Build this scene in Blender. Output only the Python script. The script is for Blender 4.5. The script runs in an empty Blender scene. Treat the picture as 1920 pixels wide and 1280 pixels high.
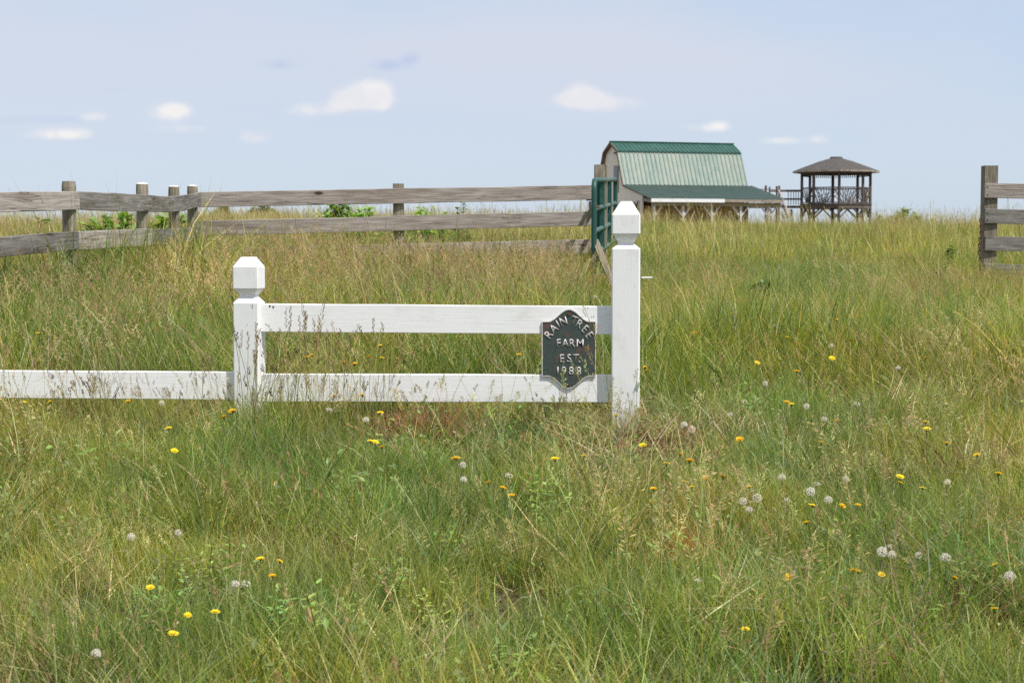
import bpy, math, random
import numpy as np
from mathutils import Vector, Matrix
random.seed(7)
RNG = np.random.default_rng(11)
sc = bpy.context.scene
C = sc.collection
R = math.radians

# ------------------------------------------------------------------ camera
EYE = 1.60
F = 3150.0                       # focal length in photo pixels (photo is 1920 wide)
HORIZON = 450.0
PITCH = math.atan((640 - HORIZON) / F)
cam_d = bpy.data.cameras.new('camera')
cam = bpy.data.objects.new('camera', cam_d)
C.objects.link(cam)
cam.location = (0, 0, EYE)
cam.rotation_euler = (R(90) - PITCH, 0, 0)
cam_d.sensor_width = 36
cam_d.lens = F / 1920 * 36
cam_d.clip_start = 0.05
cam_d.clip_end = 9000
cam_d.dof.use_dof = True
cam_d.dof.focus_distance = 8.6
cam_d.dof.aperture_fstop = 9.0
sc.camera = cam

# ------------------------------------------------------------------ light
SUN_EL, SUN_AZ = 58.0, 130.0      # azimuth clockwise from +Y (the view direction)
world = bpy.data.worlds.new('World')
sc.world = world
world.use_nodes = True
world.cycles.sampling_method = 'MANUAL'
world.cycles.sample_map_resolution = 256
sun_d = bpy.data.lights.new('sun', 'SUN')
sun_d.energy = 4.3
sun_d.angle = R(0.55)
sun_d.color = (1.0, 0.955, 0.88)
sun = bpy.data.objects.new('sun', sun_d)
C.objects.link(sun)
sdir = Vector((math.sin(R(SUN_AZ)) * math.cos(R(SUN_EL)), math.cos(R(SUN_AZ)) * math.cos(R(SUN_EL)), math.sin(R(SUN_EL))))
sun.rotation_euler = sdir.to_track_quat('Z', 'Y').to_euler()
sun.location = sdir * 60
vs = sc.view_settings
vs.view_transform = 'Standard'
vs.look = 'None'
vs.exposure = 0.28
vs.gamma = 1.0
vs.use_curve_mapping = False
SKY_STRENGTH = 0.125
sc.cycles.use_denoising = False
sc.cycles.max_bounces = 5
sc.cycles.diffuse_bounces = 3
sc.cycles.transmission_bounces = 4
sc.cycles.transparent_max_bounces = 4
sc.cycles.caustics_reflective = False
sc.cycles.caustics_refractive = False


def ray(px, py):
    """direction of the photo pixel, scaled so that its y component is 1"""
    u = (px - 960) / F
    v = (640 - py) / F
    cp, sp = math.cos(PITCH), math.sin(PITCH)
    y = cp + v * sp
    z = -sp + v * cp
    return Vector((u / y, 1.0, z / y))


def at(px, py, D):
    r = ray(px, py)
    return Vector((r.x * D, D, EYE + r.z * D))


# ------------------------------------------------------------------ node helpers
class NT:
    def __init__(self, tree):
        self.t = tree
        self.n = tree.nodes
        self.l = tree.links

    def add(self, typ, **kw):
        nd = self.n.new(typ)
        for k, v in kw.items():
            setattr(nd, k, v)
        return nd

    def link(self, a, b):
        self.l.new(a, b)

    def _in(self, sock, v):
        if isinstance(v, bpy.types.NodeSocket):
            self.l.new(v, sock)
        elif v is not None:
            if isinstance(v, (tuple, list)) and len(v) == 3 and sock.type == 'RGBA':
                v = (*v, 1)
            sock.default_value = v

    def math(self, op, a, b=None, c=None, clamp=False):
        nd = self.add('ShaderNodeMath', operation=op, use_clamp=clamp)
        self._in(nd.inputs[0], a)
        if b is not None: self._in(nd.inputs[1], b)
        if c is not None: self._in(nd.inputs[2], c)
        return nd.outputs[0]

    def vmath(self, op, a, b=None):
        nd = self.add('ShaderNodeVectorMath', operation=op)
        self._in(nd.inputs[0], a)
        if b is not None: self._in(nd.inputs[1], b)
        return nd.outputs['Value'] if op in ('DOT_PRODUCT', 'LENGTH', 'DISTANCE') else nd.outputs[0]

    def mix(self, fac, a, b, blend='MIX'):
        nd = self.add('ShaderNodeMix', data_type='RGBA', blend_type=blend)
        self._in(nd.inputs[0], fac)
        self._in(nd.inputs[6], a)
        self._in(nd.inputs[7], b)
        return nd.outputs[2]

    def smooth(self, x, lo, hi, to0=0.0, to1=1.0):
        nd = self.add('ShaderNodeMapRange', interpolation_type='SMOOTHSTEP')
        self._in(nd.inputs[0], x)
        self._in(nd.inputs[1], lo)
        self._in(nd.inputs[2], hi)
        self._in(nd.inputs[3], to0)
        self._in(nd.inputs[4], to1)
        return nd.outputs[0]

    def noise(self, vec, scale, detail=3, rough=0.55, dist=0.0):
        nd = self.add('ShaderNodeTexNoise')
        if vec is not None: self.l.new(vec, nd.inputs['Vector'])
        nd.inputs['Scale'].default_value = scale
        nd.inputs['Detail'].default_value = detail
        nd.inputs['Roughness'].default_value = rough
        nd.inputs['Distortion'].default_value = dist
        return nd.outputs[0]

    def mapping(self, vec, scale=(1, 1, 1), loc=(0, 0, 0)):
        nd = self.add('ShaderNodeMapping')
        self.l.new(vec, nd.inputs[0])
        nd.inputs['Scale'].default_value = scale
        if isinstance(loc, bpy.types.NodeSocket):
            self.l.new(loc, nd.inputs['Location'])
        else:
            nd.inputs['Location'].default_value = loc
        return nd.outputs[0]


# ------------------------------------------------------------------ sky
def build_world():
    T = NT(world.node_tree)
    for n in list(T.n):
        T.n.remove(n)
    out = T.add('ShaderNodeOutputWorld')
    bg = T.add('ShaderNodeBackground')
    T.link(bg.outputs[0], out.inputs[0])
    sky = T.add('ShaderNodeTexSky', sky_type='NISHITA')
    sky.sun_disc = False
    sky.sun_elevation = R(SUN_EL)
    sky.sun_rotation = R(SUN_AZ)
    sky.air_density = 1.0
    sky.dust_density = 0.6
    sky.ozone_density = 1.2
    tc = T.add('ShaderNodeTexCoord')
    d = tc.outputs['Generated']
    sep = T.add('ShaderNodeSeparateXYZ')
    T.link(d, sep.inputs[0])
    X, Y, Z = sep.outputs
    inv = 1.0 / SKY_STRENGTH / 2 ** vs.exposure
    # thin high veil, everywhere in the sky
    veiln = T.noise(T.mapping(d, (1.3, 1.0, 6.0), (0.4, 0, 0)), 1.6, 4, 0.5)
    veil = T.smooth(veiln, 0.30, 0.68)
    el = T.smooth(Z, 0.0, 0.13)
    veil = T.math('ADD', T.math('MULTIPLY', T.math('MULTIPLY', veil, 0.75), T.math('ADD', T.math('MULTIPLY', el, 0.75), 0.25)), T.math('MULTIPLY', el, 0.12))
    base = T.mix(0.74, sky.outputs[0], tuple(v * inv for v in (0.512, 0.638, 0.830)))
    col = T.mix(veil, base, tuple(v * inv for v in (0.680, 0.712, 0.822)))
    # small fair-weather clouds: soft puffs in direction space with a noisy edge
    yy = T.math('MAXIMUM', Y, 0.05)
    U = T.math('DIVIDE', X, yy)
    V = T.math('DIVIDE', Z, yy)
    cmb = T.add('ShaderNodeCombineXYZ')
    T.link(U, cmb.inputs[0]); T.link(V, cmb.inputs[1])
    uv = cmb.outputs[0]
    n1 = T.noise(uv, 110, 5, 0.62)
    n2 = T.noise(T.mapping(uv, (1, 1, 1), (3.1, 7.7, 0)), 30, 3, 0.5)
    edge = T.math('ADD', T.math('MULTIPLY', T.math('SUBTRACT', n1, 0.5), 1.5), T.math('MULTIPLY', T.math('SUBTRACT', n2, 0.5), 0.9))
    def field(items):
        tot = None
        for px, py, a, b, amp in items:
            r = ray(px, py)
            du = T.math('MULTIPLY', T.math('SUBTRACT', U, r.x), F / a)
            dv0 = T.math('MULTIPLY', T.math('SUBTRACT', V, r.z), F / b)
            dv = T.math('MAXIMUM', dv0, T.math('MULTIPLY', dv0, -1.25))   # flatter underside
            rr = T.math('ADD', T.math('MULTIPLY', du, du), T.math('MULTIPLY', dv, dv))
            g = T.math('MULTIPLY', T.math('POWER', 2.71828, T.math('MULTIPLY', rr, -1.2)), amp)
            tot = g if tot is None else T.math('ADD', tot, g)
        return tot
    fld = field([(646, 190, 34, 26, .62), (684, 182, 40, 30, .85), (718, 184, 26, 28, .75), (578, 207, 56, 20, .36), (1072, 190, 46, 20, .62), (1094, 180, 34, 26, .72),
                 (1128, 196, 44, 22, .42), (1178, 196, 46, 17, .30), (312, 212, 46, 22, .42), (332, 207, 28, 18, .32), (335, 243, 95, 11, .24), (176, 220, 42, 14, .32),
                 (102, 251, 66, 16, .50), (148, 254, 30, 13, .2), (480, 259, 36, 15, .50), (1322, 240, 50, 13, .30), (1350, 236, 22, 14, .26), (1478, 264, 66, 12, .30), (1541, 261, 24, 15, .34)])
    fe = T.math('ADD', fld, T.math('MULTIPLY', edge, T.math('MINIMUM', T.math('MULTIPLY', fld, 1.1), 0.55)))
    total = T.smooth(fe, 0.08, 0.60)
    # the same kind of small clouds round the rest of the sky
    nf = T.noise(T.mapping(d, (1, 1, 3.2)), 9, 5, 0.55)
    f = T.smooth(nf, 0.58, 0.76)
    band = T.math('MULTIPLY', T.smooth(Z, 0.03, 0.08), T.smooth(Z, 0.55, 0.30))
    away = T.smooth(Y, 0.93, 0.86)
    f = T.math('MULTIPLY', T.math('MULTIPLY', f, band), T.math('MULTIPLY', away, 0.8))
    total = T.math('MAXIMUM', total, f)
    # thin bluish gaps in the veil
    gap = field([(525, 122, 42, 14, .42), (728, 124, 36, 15, .6), (772, 111, 22, 17, .55), (60, 226, 130, 11, .3), (160, 224, 110, 10, .15), (215, 170, 40, 10, .22)])
    gap = T.math('ADD', gap, T.math('MULTIPLY', edge, T.math('MULTIPLY', gap, 0.9)))
    col = T.mix(T.math('MULTIPLY', T.smooth(gap, 0.05, 0.75), 0.55), col, tuple(v * inv for v in (0.44, 0.545, 0.80)))
    cn = T.smooth(n2, 0.35, 0.65)
    ccol = T.mix(cn, tuple(v * inv for v in (0.80, 0.80, 0.86)), tuple(v * inv for v in (0.93, 0.91, 0.89)))
    col = T.mix(total, col, ccol)
    T.link(col, bg.inputs[0])
    bg.inputs[1].default_value = SKY_STRENGTH


build_world()

# ------------------------------------------------------------------ terrain
_py = np.array([-60, 0, 4, 8.5, 12, 15.6, 20, 27, 40, 60, 80, 110, 135, 200, 400, 1000, 4000], float)
_pz = np.array([-0.6, 0.0, .29, .615, .84, 1.045, 1.24, 1.43, 1.66, 1.83, 1.86, 1.85, 1.82, 1.2, -2.5, -12, -60], float)


def _pchip():
    h = np.diff(_py); d = np.diff(_pz) / h
    m = np.zeros_like(_pz)
    m[0], m[-1] = d[0], d[-1]
    for i in range(1, len(_py) - 1):
        if d[i - 1] * d[i] > 0:
            w1, w2 = 2 * h[i] + h[i - 1], h[i] + 2 * h[i - 1]
            m[i] = (w1 + w2) / (w1 / d[i - 1] + w2 / d[i])
    return m


_pm = _pchip()


def vnoise(x, y, seed=0):
    """smooth value noise, vectorised"""
    x = np.asarray(x, float); y = np.asarray(y, float)
    xi = np.floor(x).astype(np.int64); yi = np.floor(y).astype(np.int64)
    fx = x - xi; fy = y - yi
    fx = fx * fx * (3 - 2 * fx); fy = fy * fy * (3 - 2 * fy)

    def hsh(a, b):
        n = (a * 374761393 + b * 668265263 + seed * 974634777) & 0xFFFFFFFF
        n = ((n ^ (n >> 13)) * 1274126177) & 0xFFFFFFFF
        return ((n ^ (n >> 16)) & 0xFFFF) / 65535.0
    a = hsh(xi, yi); b = hsh(xi + 1, yi); c = hsh(xi, yi + 1); d = hsh(xi + 1, yi + 1)
    return (a * (1 - fx) + b * fx) * (1 - fy) + (c * (1 - fx) + d * fx) * fy


def ground(x, y):
    x = np.asarray(x, float); y = np.asarray(y, float)
    i = np.clip(np.searchsorted(_py, y) - 1, 0, len(_py) - 2)
    h = _py[i + 1] - _py[i]; t = np.clip((y - _py[i]) / h, 0, 1)
    z = ((2 * t**3 - 3 * t**2 + 1) * _pz[i] + (t**3 - 2 * t**2 + t) * h * _pm[i]
         + (-2 * t**3 + 3 * t**2) * _pz[i + 1] + (t**3 - t**2) * h * _pm[i + 1])
    fade = np.clip((y - 3) / 4, 0, 1)
    z = z + fade * (0.05 * (vnoise(x * .9, y * .9, 1) - .5) + 0.10 * np.clip((y - 14) / 20, 0, 1) * (vnoise(x * .13, y * .13, 2) - .5))
    z = z - 0.0006 * np.clip(np.abs(x), 0, 60)**2 * np.clip((y - 20) / 40, 0, 1)
    return z


def gz(x, y):
    return float(ground(x, y))


def on_ground(px, py, h=0.0):
    """world point where the ray of a photo pixel is h above the ground"""
    r = ray(px, py)
    D = 3.0
    while D < 75:
        z = EYE + r.z * D
        if z <= gz(r.x * D, D) + h:
            return Vector((r.x * D, D, gz(r.x * D, D)))
        D += 0.02
    return None


# ------------------------------------------------------------------ mesh builders
class MB:
    """collects polygons with uv (metres) and builds one mesh object"""
    def __init__(self):
        self.v = []; self.f = []; self.uv = []

    def poly(self, pts, uvs=None):
        i = len(self.v)
        self.v += [tuple(p) for p in pts]
        self.f.append(list(range(i, i + len(pts))))
        self.uv += list(uvs) if uvs else [(p[0], p[2]) for p in pts]

    def sweep(self, path, wdir, section, jit=0.0, caps=True, scales=None, useed=None):
        """section: 2D points (w, t); path points Vectors; wdir = direction of w"""
        path = [Vector(p) for p in path]
        wdir = Vector(wdir).normalized()
        n = len(section)
        u0 = random.uniform(0, 50) if useed is None else useed
        per = [0.0]
        for k in range(n):
            a, b = section[k], section[(k + 1) % n]
            per.append(per[-1] + math.hypot(b[0] - a[0], b[1] - a[1]))
        rings = []; L = 0; us = []
        for i, p in enumerate(path):
            if i == 0: tan = path[1] - p
            elif i == len(path) - 1: tan = p - path[i - 1]
            else: tan = (path[i + 1] - path[i - 1])
            tan.normalize()
            w = (wdir - tan * wdir.dot(tan)).normalized()
            t = tan.cross(w).normalized()
            if i: L += (p - path[i - 1]).length
            us.append(L)
            s = scales[i] if scales else 1.0
            ja, jb = random.uniform(-jit, jit), random.uniform(-jit, jit)
            ring = []
            for (a, b) in section:
                ring.append(p + w * (a * s + (ja if a > 0 else jb)) + t * (b * s))
            rings.append(ring)
        base = len(self.v)
        for i in range(len(rings) - 1):
            for k in range(n):
                k2 = (k + 1) % n
                self.poly([rings[i][k], rings[i][k2], rings[i + 1][k2], rings[i + 1][k]],
                          [(u0 + us[i], per[k]), (u0 + us[i], per[k + 1]), (u0 + us[i + 1], per[k + 1]), (u0 + us[i + 1], per[k])])
        if caps:
            self.poly(list(reversed(rings[0])), [(u0 + .02 * s[0], s[1]) for s in reversed(section)])
            self.poly(rings[-1], [(u0 + .02 * s[0], s[1]) for s in section])
        return self

    def board(self, p0, p1, w, t, wdir=(0, 0, 1), seg=1, jit=0.0, bev=0.004, mids=None):
        pts = [Vector(p0)] + ([Vector(m) for m in mids] if mids else []) + [Vector(p1)]
        if seg > 1:
            q = []
            for a, b in zip(pts[:-1], pts[1:]):
                for k in range(seg):
                    q.append(a.lerp(b, k / seg))
            q.append(pts[-1]); pts = q
        return self.sweep(pts, wdir, rect(w, t, bev), jit)

    def tube(self, pts, r, n=10, jit=0.0, scales=None):
        pts = [Vector(p) for p in pts]
        d = (pts[-1] - pts[0])
        wd = (0, 0, 1) if abs(d.normalized().z) < .8 else (1, 0, 0)
        sec = [(r * math.cos(2 * math.pi * k / n), r * math.sin(2 * math.pi * k / n)) for k in range(n)]
        return self.sweep(pts, wd, sec, jit, scales=scales)

    def box(self, a, b):
        x0, y0, z0 = a; x1, y1, z1 = b
        c = lambda i, j, k: ((x0, x1)[i], (y0, y1)[j], (z0, z1)[k])
        for q in (((0,0,0),(1,0,0),(1,0,1),(0,0,1)), ((1,1,0),(0,1,0),(0,1,1),(1,1,1)), ((1,0,0),(1,1,0),(1,1,1),(1,0,1)),
                  ((0,1,0),(0,0,0),(0,0,1),(0,1,1)), ((0,0,1),(1,0,1),(1,1,1),(0,1,1)), ((0,1,0),(1,1,0),(1,0,0),(0,0,0))):
            pts = [c(*i) for i in q]
            self.poly(pts, [(p[0] + p[1], p[2]) for p in pts])
        return self

    def build(self, name, mat, parent=None, smooth=False, label=None):
        off = Vector(parent_loc(parent)) if parent else Vector((0, 0, 0))
        me = bpy.data.meshes.new(name)
        v = np.array(self.v, dtype=np.float64) - np.array(off)
        me.from_pydata(v.tolist(), [], self.f)
        uvl = me.uv_layers.new(name='uv')
        uvl.data.foreach_set('uv', np.array(self.uv, dtype=np.float32).ravel())
        # weld the shared corners so that shading and outlines are clean
        import bmesh
        bm = bmesh.new(); bm.from_mesh(me)
        bmesh.ops.remove_doubles(bm, verts=bm.verts, dist=1e-5)
        bmesh.ops.recalc_face_normals(bm, faces=bm.faces)
        bm.to_mesh(me); bm.free()
        if smooth:
            me.polygons.foreach_set('use_smooth', [True] * len(me.polygons))
        me.materials.append(mat)
        o = bpy.data.objects.new(name, me)
        C.objects.link(o)
        if parent: o.parent = parent
        if label: o['label'] = label
        return o


def parent_loc(p):
    loc = Vector((0, 0, 0))
    while p is not None:
        loc += p.location
        p = p.parent
    return loc


def rect(w, t, b=0.004):
    w /= 2; t /= 2
    return [(-w + b, -t), (w - b, -t), (w, -t + b), (w, t - b), (w - b, t), (-w + b, t), (-w, t - b), (-w, -t + b)]


def tag(o, label=None, cat=None, group=None, kind=None):
    if label: o['label'] = label
    if cat: o['category'] = cat
    if group: o['group'] = group
    if kind: o['kind'] = kind
    return o


def thing(name, label, cat, loc, group=None):
    o = bpy.data.objects.new(name, None)
    C.objects.link(o)
    o.location = loc
    o.empty_display_size = 0.2
    return tag(o, label, cat, group)


# ------------------------------------------------------------------ materials
def new_mat(name, rough=0.7, spec=0.3, metal=0.0):
    m = bpy.data.materials.new(name)
    m.use_nodes = True
    T = NT(m.node_tree)
    b = T.n['Principled BSDF']
    b.inputs['Roughness'].default_value = rough
    b.inputs['Specular IOR Level'].default_value = spec
    b.inputs['Metallic'].default_value = metal
    return m, T, b


def bump(T, b, h, strength, dist=0.01):
    bp = T.add('ShaderNodeBump')
    bp.inputs['Strength'].default_value = strength
    bp.inputs['Distance'].default_value = dist
    T.link(h, bp.inputs['Height'])
    T.link(bp.outputs[0], b.inputs['Normal'])


def uvvec(T):
    tc = T.add('ShaderNodeTexCoord')
    oi = T.add('ShaderNodeObjectInfo')
    cmb = T.add('ShaderNodeCombineXYZ')
    T.link(T.math('MULTIPLY', oi.outputs['Random'], 37.0), cmb.inputs[0])
    T.link(T.math('MULTIPLY', oi.outputs['Random'], 11.0), cmb.inputs[2])
    return T.vmath('ADD', tc.outputs['UV'], cmb.outputs[0]), oi.outputs['Random'], tc


def wood(name, c_lo, c_hi, c_stain, rough=0.85, stain=0.5, lichen=None, knots=True, k_scale=1.0):
    m, T, b = new_mat(name, rough, 0.2)
    v, rnd, tc = uvvec(T)
    g1 = T.noise(T.mapping(v, (2.2, 42, 1)), 1.6, 5, 0.62, 0.5)
    g2 = T.noise(T.mapping(v, (7, 260, 1)), 1.0, 3, 0.6)
    big = T.noise(T.mapping(v, (1.3, 5, 1)), 1.3, 3, 0.6)
    col = T.mix(T.smooth(g1, 0.32, 0.68), c_lo, c_hi)
    col = T.mix(T.math('MULTIPLY', T.smooth(big, 0.45, 0.72), stain), col, c_stain)
    fine = T.smooth(g2, 0.35, 0.6, 0.80, 1.0)
    col = T.mix(1.0, col, fine, 'MULTIPLY')
    # splits along the grain
    ck = T.noise(T.mapping(v, (1.1, 30, 1), (5, 3, 0)), 1.0, 2, 0.5, 0.3)
    crack = T.smooth(T.math('ABSOLUTE', T.math('SUBTRACT', ck, 0.5)), 0.0, 0.018, 1.0, 0.0)
    cg = T.smooth(T.noise(T.mapping(v, (1.7, 3, 1), (9, 1, 0)), 1.2, 1), 0.52, 0.62)
    crack = T.math('MULTIPLY', crack, cg)
    col = T.mix(T.math('MULTIPLY', crack, 0.8), col, (0.035, 0.028, 0.022))
    if knots:
        vo = T.add('ShaderNodeTexVoronoi', feature='F1')
        T.link(T.mapping(v, (2.7 * k_scale, 6.5 * k_scale, 1)), vo.inputs['Vector'])
        vo.inputs['Scale'].default_value = 1.0
        dd = T.math('ADD', vo.outputs['Distance'], T.math('MULTIPLY', T.math('SUBTRACT', g1, 0.5), 0.08))
        sepc = T.add('ShaderNodeSeparateColor'); T.link(vo.outputs['Color'], sepc.inputs[0])
        pick = T.smooth(sepc.outputs[0], 0.42, 0.45)
        k = T.math('MULTIPLY', T.smooth(dd, 0.15, 0.08), pick)
        halo = T.math('MULTIPLY', T.smooth(dd, 0.36, 0.10), pick)
        col = T.mix(T.math('MULTIPLY', halo, 0.35), col, c_stain)
        col = T.mix(T.math('MULTIPLY', k, 0.92), col, (0.03, 0.02, 0.015))
    if lichen:
        ln = T.noise(T.mapping(v, (6, 14, 1), (2, 8, 0)), 2.0, 4, 0.65)
        col = T.mix(T.smooth(ln, 0.55, 0.75, 0, 0.65), col, lichen)
    bri = T.math('ADD', T.math('MULTIPLY', rnd, 0.35), 0.82)
    cm = T.add('ShaderNodeCombineXYZ')
    for i in range(3): T.link(bri, cm.inputs[i])
    col = T.mix(1.0, col, cm.outputs[0], 'MULTIPLY')
    T.link(col, b.inputs['Base Color'])
    h = T.math('SUBTRACT', T.math('ADD', g1, T.math('MULTIPLY', g2, 0.4)), T.math('MULTIPLY', crack, 1.6))
    bump(T, b, h, 0.55, 0.006)
    return m


def white_paint(name):
    m, T, b = new_mat(name, 0.55, 0.35)
    v, rnd, tc = uvvec(T)
    g = T.noise(T.mapping(v, (3.5, 120, 1)), 1.0, 4, 0.6, 0.3)
    dirt = T.noise(T.mapping(v, (3, 4, 1)), 2.0, 5, 0.68)
    strk = T.noise(T.mapping(v, (9, 60, 1)), 1.0, 3, 0.6)
    col = T.mix(T.smooth(dirt, 0.48, 0.78, 0, 0.5), (0.80, 0.80, 0.79), (0.62, 0.60, 0.55))
    col = T.mix(T.smooth(strk, 0.60, 0.78, 0, 0.20), col, (0.50, 0.48, 0.43))
    col = T.mix(T.smooth(g, 0.56, 0.74, 0, 0.14), col, (0.48, 0.47, 0.43))
    # chips and mildew flecks
    ch = T.noise(T.mapping(v, (26, 60, 1), (4, 4, 0)), 1.0, 3, 0.6)
    gate = T.smooth(T.noise(T.mapping(v, (4, 7, 1), (1, 5, 0)), 1.0, 2), 0.55, 0.66)
    col = T.mix(T.math('MULTIPLY', T.smooth(ch, 0.66, 0.71), gate), col, (0.13, 0.11, 0.085))
    # mud splash and algae low on the posts
    so = T.add('ShaderNodeSeparateXYZ'); T.link(tc.outputs['Object'], so.inputs[0])
    mn = T.noise(tc.outputs['Object'], 22, 4, .65)
    hh = T.math('ADD', so.outputs[2], T.math('MULTIPLY', T.math('SUBTRACT', mn, .5), .35))
    col = T.mix(T.smooth(hh, .19, .02, 0, .55), col, (0.30, 0.29, 0.20))
    al = T.noise(T.mapping(tc.outputs['Object'], (1, 1, .35)), 9, 4, .6)
    col = T.mix(T.smooth(al, .60, .76, 0, .2), col, (0.50, 0.52, 0.42))
    T.link(col, b.inputs['Base Color'])
    bump(T, b, T.math('ADD', g, T.math('MULTIPLY', ch, -0.3)), 0.25, 0.003)
    return m


def plain(name, col, rough=0.6, spec=0.3, metal=0.0, var=None, vscale=8.0, bstr=0.0, lo=.4, hi=.7):
    m, T, b = new_mat(name, rough, spec, metal)
    if var:
        tc = T.add('ShaderNodeTexCoord')
        n = T.noise(tc.outputs['Object'], vscale, 5, 0.62)
        c = T.mix(T.smooth(n, lo, hi), col, var)
        T.link(c, b.inputs['Base Color'])
        if bstr: bump(T, b, n, bstr, 0.01)
    else:
        b.inputs['Base Color'].default_value = (*col, 1)
    return m


M = {}
M['white'] = white_paint('white_paint')
M['grey_board'] = wood('weathered_board', (0.23, 0.20, 0.178), (0.43, 0.385, 0.345), (0.17, 0.125, 0.09), stain=.45)
M['dark_board'] = wood('dark_weathered_board', (0.145, 0.135, 0.122), (0.30, 0.28, 0.255), (0.10, 0.068, 0.05), stain=.7, lichen=(0.40, 0.40, 0.38))
M['post_wood'] = wood('weathered_post', (0.17, 0.145, 0.105), (0.33, 0.29, 0.22), (0.14, 0.10, 0.07), stain=.4, knots=False, lichen=(0.42, 0.40, 0.34))
M['pole_wood'] = wood('pavilion_wood', (0.10, 0.082, 0.068), (0.19, 0.16, 0.135), (0.08, 0.06, 0.045), stain=.4, knots=False)
M['pale_wood'] = wood('pale_wood', (0.28, 0.23, 0.19), (0.42, 0.36, 0.31), (0.2, 0.15, 0.11), stain=.3, knots=False)
M['ochre_wood'] = wood('ochre_wood', (0.46, 0.39, 0.22), (0.60, 0.52, 0.31), (0.36, 0.28, 0.15), stain=.3, knots=False)
M['cap'] = plain('bleached_post_top', (0.72, 0.70, 0.66), .8, .2, var=(0.5, 0.47, 0.42), vscale=20)
M['gate'] = plain('green_gate_paint', (0.014, 0.075, 0.060), .45, .4, var=(0.07, 0.13, 0.11), vscale=14, lo=.54, hi=.74)
M['gate_worn'] = plain('worn_green_gate_paint', (0.030, 0.105, 0.088), .5, .4, var=(0.17, 0.18, 0.14), vscale=11, lo=.45, hi=.68)
M['rust'] = plain('rust', (0.10, 0.035, 0.018), .8, .3, var=(0.20, 0.08, 0.035), vscale=60)
M['roof_green'] = plain('dark_green_metal_roof', (0.022, 0.085, 0.060), .45, .5, var=(0.036, 0.108, 0.080), vscale=1.6)
M['lean_green'] = plain('green_lean_to_metal', (0.028, 0.056, 0.046), .65, .3, var=(0.046, 0.066, 0.056), vscale=1.2)
M['wall_cream'] = plain('cream_wall', (0.85, 0.77, 0.65), .8, .2, var=(0.78, 0.69, 0.56), vscale=1.1)
M['soffit'] = plain('brown_soffit', (0.16, 0.115, 0.08), .8, .2, var=(0.24, 0.18, 0.13), vscale=3)
M['trim_white'] = plain('white_trim', (0.76, 0.77, 0.76), .6, .3)
M['white_worn'] = plain('worn_white_post', (0.62, 0.60, 0.56), .7, .3, var=(0.45, 0.41, 0.35), vscale=4)
M['dark_glass'] = plain('window_glass', (0.10, 0.11, 0.12), .15, .5)
M['win_frame'] = plain('grey_window_frame', (0.33, 0.30, 0.27), .7, .3)
M['shed_wall'] = plain('tan_board_wall', (0.58, 0.42, 0.20), .85, .2, var=(0.42, 0.29, 0.13), vscale=2.5)
M['shingle'] = plain('brown_shingles', (0.074, 0.067, 0.062), .9, .15, var=(0.125, 0.113, 0.104), vscale=7, bstr=.4)
M['fascia_pale'] = plain('pale_fascia', (0.33, 0.29, 0.24), .8, .2, var=(0.2, 0.15, 0.12), vscale=3)
M['silver'] = plain('worn_white_letter_paint', (0.60, 0.565, 0.54), .45, .4, var=(0.26, 0.18, 0.15), vscale=42, lo=.52, hi=.72)


def corrugated(name, c1, c2, c3, rough, spec):
    m, T, b = new_mat(name, rough, spec)
    tc = T.add('ShaderNodeTexCoord')
    oi = T.add('ShaderNodeObjectInfo')
    n = T.noise(T.mapping(tc.outputs['Object'], (1.6, 1.6, 0.5)), 2.2, 4, 0.6)
    c = T.mix(T.smooth(n, .35, .68), c1, c2)
    c = T.mix(T.smooth(oi.outputs['Random'], 0.2, 1.0, 0, .6), c, c3)
    T.link(c, b.inputs['Base Color'])
    return m


M['roof_faded'] = corrugated('faded_green_metal_roof', (0.120, 0.190, 0.160), (0.195, 0.240, 0.195), (0.25, 0.27, 0.21), .5, .4)


def sign_mat():
    m, T, b = new_mat('sign_plate_paint', .45, .45)
    tc = T.add('ShaderNodeTexCoord')
    v = tc.outputs['Object']
    n = T.noise(v, 13, 3, 0.55)
    n2 = T.noise(v, 90, 3, 0.6)
    col = T.mix(T.smooth(n2, .4, .7), (0.036, 0.054, 0.050), (0.066, 0.080, 0.071))
    col = T.mix(T.smooth(n, .55, .70, 0, .8), col, (0.17, 0.065, 0.05))
    T.link(col, b.inputs['Base Color'])
    bump(T, b, n2, .15, .002)
    return m


M['sign'] = sign_mat()


def leaf_mat(name, patch_a, patch_b, patch_amt=0.5, trans=0.46, rough=0.42, scale=0.55):
    """colour comes from the blade's own colour, varied by patches of the meadow and by each tuft"""
    m, T, b = new_mat(name, rough, 0.45)
    at_ = T.add('ShaderNodeAttribute', attribute_name='col')
    geo = T.add('ShaderNodeNewGeometry')
    oi = T.add('ShaderNodeObjectInfo')
    n = T.noise(T.mapping(geo.outputs['Position'], (1, 0.8, 0.0)), scale, 4, 0.6)
    tint = T.mix(T.smooth(n, .38, .60), patch_a, patch_b)
    r1 = T.math('ADD', T.math('MULTIPLY', oi.outputs['Random'], 0.5), 0.75)
    cm = T.add('ShaderNodeCombineXYZ')
    for i in range(3): T.link(r1, cm.inputs[i])
    c = T.mix(1.0, at_.outputs['Color'], tint, 'MULTIPLY')
    c = T.mix(1.0, c, cm.outputs[0], 'MULTIPLY')
    T.link(c, b.inputs['Base Color'])
    tr = T.add('ShaderNodeBsdfTranslucent')
    T.link(T.mix(1.0, c, (1.25, 1.25, 0.6), 'MULTIPLY'), tr.inputs[0])
    ms = T.add('ShaderNodeMixShader')
    ms.inputs[0].default_value = trans
    T.link(b.outputs[0], ms.inputs[1]); T.link(tr.outputs[0], ms.inputs[2])
    T.link(ms.outputs[0], T.n['Material Output'].inputs[0])
    return m


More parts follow.
